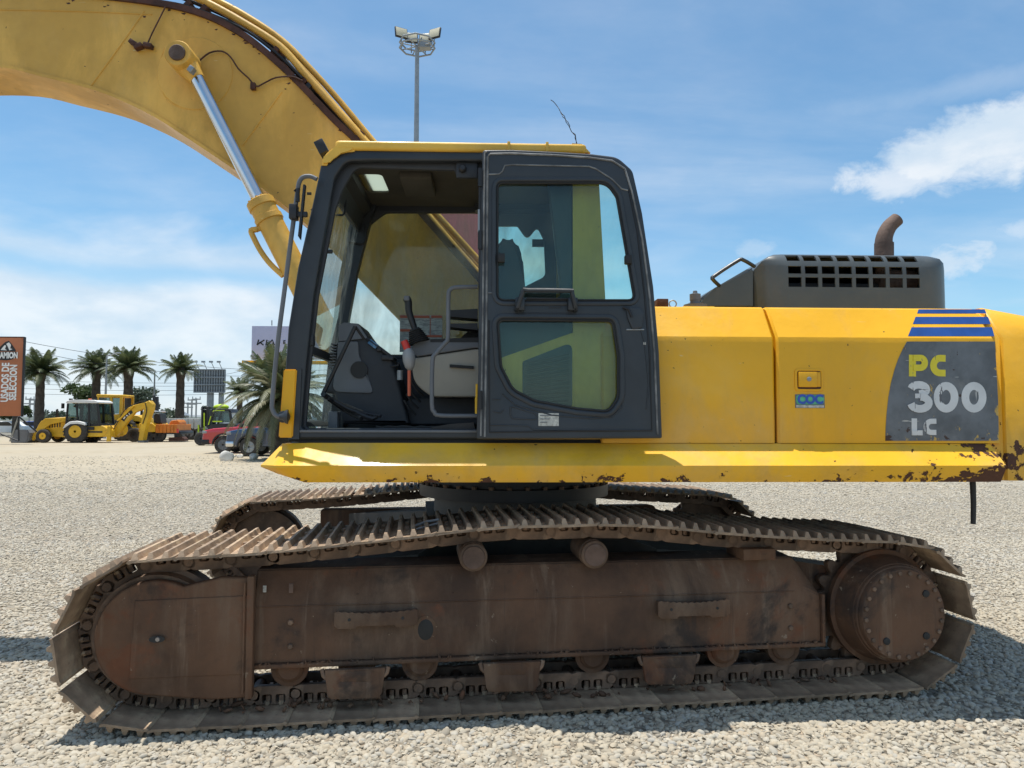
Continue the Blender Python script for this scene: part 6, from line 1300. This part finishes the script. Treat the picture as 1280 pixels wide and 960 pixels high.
# --- the backhoe loader
def backhoe():
    Y = 50.0; x, _ = W(95, 540, Y); t = thing('backhoe_loader', 'yellow backhoe loader with white cab roof, its loader bucket down on the left', 'backhoe', (x, Y, 0))
    k = px2(Y); L = lambda px, py: (W(px, py, Y)[0] - x, max(0, W(px, py, Y)[1]))
    zb = W(95, 553.5, Y)[1]
    wheel(t, L(95, 540)[0], -.15, .35, .77, .77, 'yplain', .55); wheel(t, L(53, 540)[0], .0, .35, .46, .46, 'yplain', .5); wheel(t, L(95, 540)[0], 1.75, 2.25, .77, .77, 'yplain'); wheel(t, L(53, 540)[0], 1.7, 2.05, .46, .46, 'yplain')
    def pr(nm, pts, y0, y1, mat, bev=.03):
        bm = new_bm(); prism(bm, [L(*p) for p in pts], y0, y1); 
        if bev: bmesh.ops.bevel(bm, geom=bm.edges[:], offset=bev, segments=1, affect='EDGES')
        return bpart(nm, bm, M[mat], t)
    pr('chassis', [(46, 545), (48, 536), (70, 534), (128, 533), (136, 540), (134, 546), (80, 547)], .45, 1.65, 'yplain'); pr('engine_bonnet', [(44, 545), (45, 528), (52, 523), (78, 521), (80, 545)], .5, 1.6, 'yplain')
    pr('rear_body', [(106, 546), (107, 533), (128, 532), (136, 538), (136, 546)], .1, 2.0, 'yplain')
    pr('mudguard', [(80, 536), (83, 531), (89, 527), (99, 526), (107, 528), (108, 532), (99, 529), (90, 529.5), (84, 534)], -.2, .4, 'white')
    # cab
    pr('cab_roof', [(81, 503.5), (83, 500.5), (92, 499.5), (118, 500), (122, 502), (122, 504)], .05, 2.05, 'white')
    for a in ([(80.5, 533), (83, 504), (85, 504), (82.5, 533)], [(95, 531), (94, 504), (96, 504), (97.5, 531)], [(109.5, 533), (109, 504), (111.5, 504), (112, 533)], [(122, 531), (120, 504), (122, 504), (125, 531)]):
        pr('cab_pillar', a, .06, .14, 'black', 0); pr('cab_pillar', a, 1.9, 1.98, 'black', 0)
    pr('cab_pane', [(83, 530), (85, 504), (120, 504), (123, 530)], .09, .10, 'gcab', 0); pr('cab_pane', [(83, 530), (85, 504), (120, 504), (123, 530)], 1.93, 1.94, 'gcab', 0)
    pr('door_lower', [(80.5, 534), (82, 527), (95, 527), (95, 534)], .05, .12, 'black', 0); pr('seat', [(98, 528), (100, 515), (105, 515), (107, 528)], .8, 1.3, 'rubber'); pr('cab_base', [(80, 536), (81, 530), (124, 529), (125, 536)], .12, 1.95, 'black')
    bm = new_bm(); q = L(79.5, 506); box(bm, q[0] - .1, q[0] + .02, -.1, .08, q[1] - .25, q[1] + .1); bpart('mirror', bm, M['black'], t)
    # loader arms and bucket
    for y0 in (.2, 1.75):
        pr('loader_arm', [(80, 522), (80, 527), (60, 530), (50, 538), (39, 551), (36, 549), (47, 529), (54, 523)], y0, y0 + .16, 'yplain', .02); pr('arm_ram', [(48, 529), (76, 523), (76, 525), (49, 531)], y0 + .04, y0 + .12, 'yplain', 0)
        pr('arm_link', [(46, 548), (45, 532), (49, 526), (52, 527), (49, 534), (49, 548)], y0 + .02, y0 + .14, 'yplain', 0)
    bk = new_bm(); merge(bk, slab([L(15.5, 553), L(16, 550), L(21.5, 537), L(35, 537), L(37, 541), L(36, 549), L(33, 553)], [], .04), Matrix.Translation((0, -.15, 0)) @ XZ); 
    prism(bk, [L(15.5, 554), L(15.5, 553), L(33, 553), L(36, 549), L(37, 541), L(35, 537), L(36, 537), L(38.5, 541), L(37.5, 550), L(34, 554)], -.13, 2.2); merge(bk, slab([L(15.5, 553), L(16, 550), L(21.5, 537), L(35, 537), L(37, 541), L(36, 549), L(33, 553)], [], .04), Matrix.Translation((0, 2.2, 0)) @ XZ); bpart('loader_bucket', bk, M['greyin'], t)
    # rear boom, folded high
    bmw = pr('backhoe_boom', [(131, 545), (128, 541), (143, 522), (148, 512), (158, 506.5), (172, 503), (178, 501), (181, 505), (175, 510), (160, 515), (152, 526), (141, 541), (137, 546)], .85, 1.2, 'yplain')
    pr('dipper_arm', [(167, 553), (166, 550), (171, 520), (175, 503), (180, 500), (184, 505), (183, 512), (175, 532), (172, 552)], .75, 1.3, 'yplain'); pr('stabiliser', [(134, 552), (135, 533), (139, 533), (138, 552)], -.1, .1, 'yplain', 0); pr('swing_post', [(128, 546), (128, 534), (136, 534), (137, 547)], .7, 1.4, 'yplain')
    bm = new_bm(); tube(bm, [(L(140, 526)[0], .75, L(140, 526)[1]), (L(160, 507)[0], .75, L(160, 507)[1])], .07, 8); bpart('boom_ram', bm, M['yplain'], t)
    pr('boom_decal', [(143.5, 524.5), (149, 516.5), (157, 512.5), (158.5, 516), (151.5, 520.5), (147.5, 527)], .835, .848, 'black', 0)
    for a in ([(146, 523), (148.5, 520), (149.5, 521.5), (147.5, 524)], [(149.5, 519.5), (151, 518), (152.5, 519.5), (151, 520.5)], [(153, 516.3), (153.8, 515.8), (155, 518), (154, 518.4)]): pr('decal_mark', a, .825, .834, 'white', 0)
    pr('exhaust_pipe', [(62, 523), (62, 512), (63.6, 511), (64, 523)], .7, .85, 'black', 0); pr('bonnet_grille', [(47, 541), (47.5, 530), (49.5, 530), (49.5, 541)], .48, .499, 'black', 0)
    for q in range(5): pr('grille_slat', [(56 + q * 3.2, 536), (56 + q * 3.2, 528), (57.4 + q * 3.2, 528), (57.4 + q * 3.2, 536)], .485, .499, 'black', 0)
    pr('step', [(84, 548.5), (84, 546), (91, 546), (91, 548.5)], -.1, .3, 'black', 0); pr('body_stripe', [(108, 541), (108, 539), (127, 539), (127, 541)], .08, .1, 'black', 0); pr('tool_box', [(109, 537.5), (109, 533.5), (117, 533.5), (117, 537.5)], .02, .1, 'black', 0)
    pr('work_light', [(84, 500.5), (84, 498), (87, 498), (87, 500.5)], .2, .4, 'black', 0); pr('work_light', [(115, 501), (115, 498), (118, 498), (118, 501)], .2, .4, 'black', 0); pr('beacon', [(101, 500), (101.4, 497.4), (103.4, 497.4), (103.8, 500)], .9, 1.1, 'orange', 0)
    for c_ in ([(133, 541), (140, 528), (149, 513), (163, 504), (176, 500)], [(175, 503), (177, 514), (172, 530)], [(120, 532), (128, 529), (134, 535)]):
        bm = new_bm(); tube(bm, [(L(*p)[0], .72, L(*p)[1]) for p in c_], .03, 6, smooth_path=3); bpart('hose', bm, M['rubber'], t)
    pr('bucket_teeth', [(166, 553.5), (166, 551), (174, 551), (174, 553.5)], .7, 1.35, 'greyin', 0)
backhoe()
# --- the wheel loader behind it
def loader():
    Y = 55.0; x, _ = W(150, 540, Y); t = thing('wheel_loader', 'yellow wheel loader with a tall cab parked close behind the backhoe', 'wheel loader', (x, Y, 0)); L = lambda px, py: (W(px, py, Y)[0] - x, max(0, W(px, py, Y)[1]))
    def pr(nm, pts, y0, y1, mat, bev=.04):
        bm = new_bm(); prism(bm, [L(*p) for p in pts], y0, y1)
        if bev: bmesh.ops.bevel(bm, geom=bm.edges[:], offset=bev, segments=1, affect='EDGES')
        return bpart(nm, bm, M[mat], t)
    wheel(t, L(153, 540)[0], -.1, .5, .84, .84, 'yplain', .55); wheel(t, L(112, 540)[0], -.1, .5, .84, .84, 'yplain', .55); wheel(t, L(153, 540)[0], 2.1, 2.7, .84, .84, 'yplain')
    pr('frame', [(105, 544), (106, 530), (130, 524), (170, 526), (176, 532), (174, 544)], .5, 2.2, 'yplain'); pr('rear_mudguard', [(142, 536), (144, 529), (158, 527), (166, 531), (168, 536), (158, 530), (148, 531)], -.1, .5, 'yplain')
    pr('engine_cover', [(150, 530), (150, 518), (168, 519), (175, 523), (176, 531)], .5, 2.2, 'yplain')
    pr('cab_roof', [(117, 494.5), (118, 492.5), (149, 493), (150, 494.5), (148, 496.5), (119, 496.5)], .3, 2.3, 'yplain')
    for a in ([(117.5, 520), (118.5, 496), (120.5, 496), (120, 520)], [(134, 520), (135, 496), (137.5, 496), (137.5, 520)], [(146, 518), (147, 496), (150, 496), (149, 518)]): pr('cab_pillar', a, .33, .45, 'yplain', 0); pr('cab_pillar', a, 2.1, 2.2, 'yplain', 0)
    pr('cab_pane', [(120, 518), (120.5, 497), (147, 497), (147, 517)], .38, .39, 'gcab', 0); pr('cab_lower', [(118, 526), (118, 517), (136, 518), (150, 517), (150, 526)], .33, 2.2, 'yplain'); pr('cab_seat', [(124, 518), (125, 508), (129, 507), (131, 518)], 1.0, 1.5, 'rubber'); pr('pane_frame', [(118.5, 518), (119, 516), (136, 516), (136, 518)], .3, .36, 'black', 0)
    for px in (186, 181): pass
loader()
# --- yellow and orange truck crane, behind and to the right
def crane():
    Y = 52.0; x, _ = W(195, 540, Y); t = thing('mobile_crane', 'low yellow and orange wheeled crane carrier behind the raised backhoe arm', 'crane', (x, Y, 0)); L = lambda px, py: (W(px, py, Y)[0] - x, max(0.0, W(px, py, Y)[1]))
    def pr(nm, pts, y0, y1, mat, bev=.03):
        bm = new_bm(); prism(bm, [L(*p) for p in pts], y0, y1)
        if bev: bmesh.ops.bevel(bm, geom=bm.edges[:], offset=bev, segments=1, affect='EDGES')
        return bpart(nm, bm, M[mat], t)
    for px in (166, 186, 196): wheel(t, L(px, 540)[0], .1, .5, .5, .5, 'black', .5)
    pr('carrier_deck', [(172, 542), (173, 538), (222, 538), (225, 540), (225, 543)], .1, 2.4, 'black'); pr('yellow_body', [(173, 540), (174, 529), (190, 528.5), (194, 533), (194, 540)], 0, 2.4, 'yplain')
    for i in range(6): pr('orange_locker', [(194.4 + i * 4.6, 541), (194.4 + i * 4.6, 530.5), (198.6 + i * 4.6, 530.3), (198.6 + i * 4.6, 541)], 0, 2.4, 'oplain', .02)
    pr('deck_load', [(206, 530.5), (209, 526), (217, 524.5), (220, 528), (220, 530.5)], .6, 1.8, 'oplain'); pr('operator_seat', [(188, 529), (188, 519), (191, 516.5), (196, 517), (197, 529)], .5, 1.5, 'black'); pr('guard_post', [(179.5, 529), (179.5, 514), (183, 514), (183, 529)], .2, .5, 'yplain', .01); pr('guard_top', [(179, 514), (180, 512.8), (190, 513.5), (190, 515)], .2, 2.2, 'white', .01)
    for px in (183.5, 187.5): pr('exhaust_stack', [(px - 1.3, 516), (px - 1.3, 493 if px < 185 else 495), (px + 1.3, 493 if px < 185 else 495), (px + 1.3, 516)], 1.0, 1.25, 'black', .03)
    pr('outrigger', [(209, 551.5), (209, 547), (226, 546), (229, 549), (229, 551.5)], .2, .9, 'rustedge', .02)
    pr('tail_light', [(221, 541), (221, 536), (223.5, 536), (223.5, 541)], -.05, 0, 'red', 0)
crane()
# --- grey flatbed truck
def flatbed():
    Y = 58.0; x, _ = W(230, 540, Y); t = thing('flatbed_truck', 'long truck with a plain light grey side behind the crane', 'truck', (x, Y, 0)); L = lambda px, py: (W(px, py, Y)[0] - x, max(0.0, W(px, py, Y)[1]))
    M['lgrey'] = mk('light_grey_panel', (.42, .43, .41), .6, var=.08, vscale=.5)
    for i in range(8): bm = new_bm(); a, b = L(192 + i * 7.2, 536.5), L(198.7 + i * 7.2, 523); box(bm, a[0], b[0], 0, 2.4, a[1], b[1], .03); bpart('side_board', bm, M['lgrey'], t)
    bm = new_bm(); a, b = L(192, 540), L(250, 536.8); box(bm, a[0], b[0], .3, 2.1, a[1], b[1]); bpart('chassis', bm, M['black'], t)
    for px in (231, 238, 249): wheel(t, L(px, 540)[0], .0, .4, .5, .5, 'greyin', .5)
flatbed()
# --- forklift
def forklift():
    Y = 45.0; x, _ = W(268, 540, Y); t = thing('forklift', 'dark forklift with lime green edging and a tall mast behind the red pickup', 'forklift', (x, Y, 0)); L = lambda px, py: (W(px, py, Y)[0] - x, max(0.0, W(px, py, Y)[1])); M['lime'] = mk('lime_paint', (.45, .60, .02), .5)
    def pr(nm, pts, y0, y1, mat, bev=.02):
        bm = new_bm(); prism(bm, [L(*p) for p in pts], y0, y1)
        if bev: bmesh.ops.bevel(bm, geom=bm.edges[:], offset=bev, segments=1, affect='EDGES')
        return bpart(nm, bm, M[mat], t)
    for a, b in ((248, 250.2), (254.5, 258)): pr('mast_channel', [(a, 535), (a, 508), (b, 508), (b, 535)], .4, .6, 'black'); pr('mast_channel', [(a, 535), (a, 508), (b, 508), (b, 535)], 1.4, 1.6, 'black')
    pr('mast_crossbar', [(248.5, 511), (248.5, 508.5), (257.5, 508.5), (257.5, 511)], .6, 1.4, 'black', 0); pr('mast_plate', [(249.5, 533), (249.5, 512), (256, 512), (256, 533)], .7, 1.3, 'black', 0)
    pr('mast_stripe', [(251.5, 533), (251.5, 516), (253, 516), (253, 533)], .36, .40, 'lime', 0); pr('fork', [(243, 550), (243, 531), (244.5, 531), (244.5, 548.5), (250, 548.5), (250, 550)], .5, .65, 'lime', 0); pr('fork', [(243, 550), (243, 531), (244.5, 531), (244.5, 548.5), (250, 548.5), (250, 550)], 1.4, 1.55, 'lime', 0)
    pr('body', [(258, 546), (258, 534), (262, 530), (290, 529), (296, 532), (296, 546)], .2, 1.9, 'black'); wheel(t, L(251, 540)[0], .0, .35, .42, .42, 'black'); wheel(t, L(285, 540)[0], .0, .35, .42, .42, 'black')
    pr('cab_roof', [(264, 512), (267, 510.5), (284, 511), (288, 516), (285, 514), (266, 513.5)], .25, 1.85, 'black', .01)
    for a in ([(257.5, 531), (263, 513), (265.5, 513), (260, 531)], [(286, 530), (284, 513), (286.5, 513), (289.5, 530)]): pr('cab_post', a, .25, .35, 'black', 0); pr('cab_post', a, 1.75, 1.85, 'black', 0)
    pr('lime_edge', [(258.2, 531), (261.5, 520), (262.5, 520), (259.5, 531)], .2, .24, 'lime', 0); pr('lime_edge', [(264, 515), (265, 512.5), (279, 512.5), (279, 513.6), (266, 513.8)], .2, .24, 'lime', 0); pr('lime_edge', [(264, 527.5), (264, 526), (276, 526), (276, 527.5)], .2, .24, 'lime', 0)
    pr('cab_pane', [(263, 528), (266, 514), (284, 514), (286, 528)], .3, .31, 'gcab', 0); bm = new_bm(); q = L(269, 508.5); bmesh.ops.create_icosphere(bm, subdivisions=2, radius=.28, matrix=Matrix.Translation((q[0], 1, q[1])) @ Matrix.Diagonal((1.8, 1, .7, 1))); bpart('roof_cover', bm, M['lime'], t)
forklift()
# --- pickups
def pickup(px_front, py_w, paint, label, rim, Lg=5.4, spokes=6, fog=True):
    Y = ground_y(py_w); x, _ = W(px_front, 545, Y); t = thing('pickup_truck', label, 'pickup truck', (x, Y, 0), 'parked pickup trucks')
    out = [(0.02, .52), (0, .72), (.03, .98), (.10, 1.08), (.5, 1.17), (1.35, 1.24), (1.62, 1.26), (3.4, 1.26), (3.5, 1.22), (5.35, 1.22), (5.38, .6), (5.2, .5)]
    def arch(cx, r, n=10): return [(cx + r * math.cos(math.pi * i / n), .42 + r * math.sin(math.pi * i / n)) for i in range(n + 1)]
    prof = fillet([(*p, .05) for p in out], seg=3) + [(4.75, .45)] + arch(4.25, .48) + [(3.7, .42), (1.5, .42)] + arch(.98, .48) + [(.45, .45)]
    bm = new_bm(); merge(bm, slab(prof, [], 1.9, .06, 2), Matrix.Translation((0, .95, 0)) @ XZ); b_ = bpart('body', bm, paint, t)
    bm = new_bm(); prism(bm, [(1.5, 1.25), (2.1, 1.76), (2.3, 1.82), (3.2, 1.8), (3.45, 1.7), (3.55, 1.25)], .12, 1.78); bmesh.ops.bevel(bm, geom=bm.edges[:], offset=.05, segments=2, affect='EDGES'); c = bpart('cabin', bm, paint, t)
    for q in ([(1.72, 1.28), (2.15, 1.70), (2.45, 1.72), (2.45, 1.28)], [(2.52, 1.28), (2.52, 1.72), (3.2, 1.70), (3.4, 1.28)]):
        bm = new_bm(); prism(bm, q, .105, .13); bpart('side_window', bm, M['gcar'], c)
    for cx in (.98, 4.25): 
        wheel(t, cx, -.02, .26, .41, .41, rim, .62, spokes=spokes); wheel(t, cx, 1.66, 1.92, .41, .41, rim, .62)
        bm = new_bm(); ring = [(cx + r * math.cos(a_), .42 + r * math.sin(a_)) for r, seq in ((.52, 1), (.46, -1)) for a_ in ([math.pi * i / 12 for i in range(13)][::seq])]; merge(bm, slab(ring, [], .05), Matrix.Translation((0, -.005, 0)) @ XZ); bpart('wheel_arch_trim', bm, M['rubber'], b_)
    bm = new_bm(); box(bm, -.02, .34, -.03, 1.93, .42, .66, .05); bpart('bumper', bm, M['black'] if fog else M['chrome'], t)
    bm = new_bm(); box(bm, -.01, .22, -.012, .3, .93, 1.06, .03); bpart('headlight', bm, M['galv'], t)
    bm = new_bm(); box(bm, -.03, .03, .35, 1.55, .72, 1.02, .02); bpart('grille', bm, M['black'], t)
    for d in (1.66, 2.50, 3.44): bm = new_bm(); box(bm, d, d + .012, -.004, .01, .55, 1.22); bpart('door_gap', bm, M['rubber'], b_)
    bm = new_bm(); box(bm, 1.75, 1.95, -.16, 0, 1.22, 1.4, .04); bpart('mirror', bm, M['black'], t)
    return t
M['carred'] = mk('red_car_paint', (.48, .02, .025), .25, var=.05, coat=1.); M['carblue'] = mk('dark_blue_car_paint', (.015, .045, .11), .25, var=.05, coat=1.)
pickup(252.5, 567, M['carred'], 'bright red pickup with black arch trims, nose showing left of the palm', 'greyin')
pickup(282.5, 570.5, M['carblue'], 'dark blue pickup with silver alloy wheel, half covered by palm fronds', 'galv', fog=False)
# small parked cars and people-sized clutter near the sign
def farcar(px, py, Y, mat, label):
    x, _ = W(px, py, Y); t = thing('parked_car', label, 'car', (x, Y, 0)); prof = fillet([(-2, .3, .1), (-2.05, .7, .1), (-1.9, .9, .1), (-1.1, .95, .1), (-.6, 1.4, .2), (.7, 1.42, .2), (1.3, .98, .1), (2.0, .9, .1), (2.1, .6, .1), (2.05, .3, .1)]); bm = new_bm(); merge(bm, slab(prof, [], 1.7, .06), Matrix.Translation((0, .85, 0)) @ XZ); b_ = bpart('body', bm, mat, t)
    bm = new_bm(); prism(bm, [(-1.0, .97), (-.58, 1.33), (.62, 1.35), (1.1, .98)], -.02, .02); bpart('side_window', bm, M['gcar'], b_)
    for cx in (-1.25, 1.3): wheel(t, cx, -.05, .2, .32, .32, 'galv')
farcar(37, 535, 75, mk('blue_paint', (.02, .06, .3), .3, coat=1), 'blue car parked far off, right of the sign legs'); farcar(2, 537, 72, M['white'], 'white car parked far off behind the orange sign legs')
# white rocks along the lot edge
def rock(px, py, w_, h_, label, seed):
    Y = ground_y(py); x, _ = W(px, py, Y); bm = new_bm(); bmesh.ops.create_icosphere(bm, subdivisions=3, radius=1); rg = random.Random(seed)
    pl = [(Vector((rg.gauss(0, 1), rg.gauss(0, 1), rg.gauss(0, 1))).normalized(), rg.uniform(.55, .85)) for _ in range(9)]
    for v in bm.verts:
        p = v.co.copy()
        for nn, dd in pl:
            e = p.dot(nn) - dd
            if e > 0: p -= nn * e * .9
        v.co = Vector((p.x * w_ / 2, p.y * w_ / 2.4, (p.z + .6) * h_ / 1.7))
    o = obj('white_rock', bm, M['rock'], smooth=30); o.location = (x, Y, 0); tag(o, label, 'rock', 'white rocks edging the lot')
rock(283.5, 575.5, .56, .42, 'squat white block standing in front of the red pickup wheel', 1); rock(317, 574, .40, .26, 'rounded white rock at the foot of the low palm', 2); rock(300, 572, .30, .16, 'small flat rock between the white block and the rounded rock', 3); rock(292, 571.5, .2, .1, 'tiny rock right beside the white block', 4)
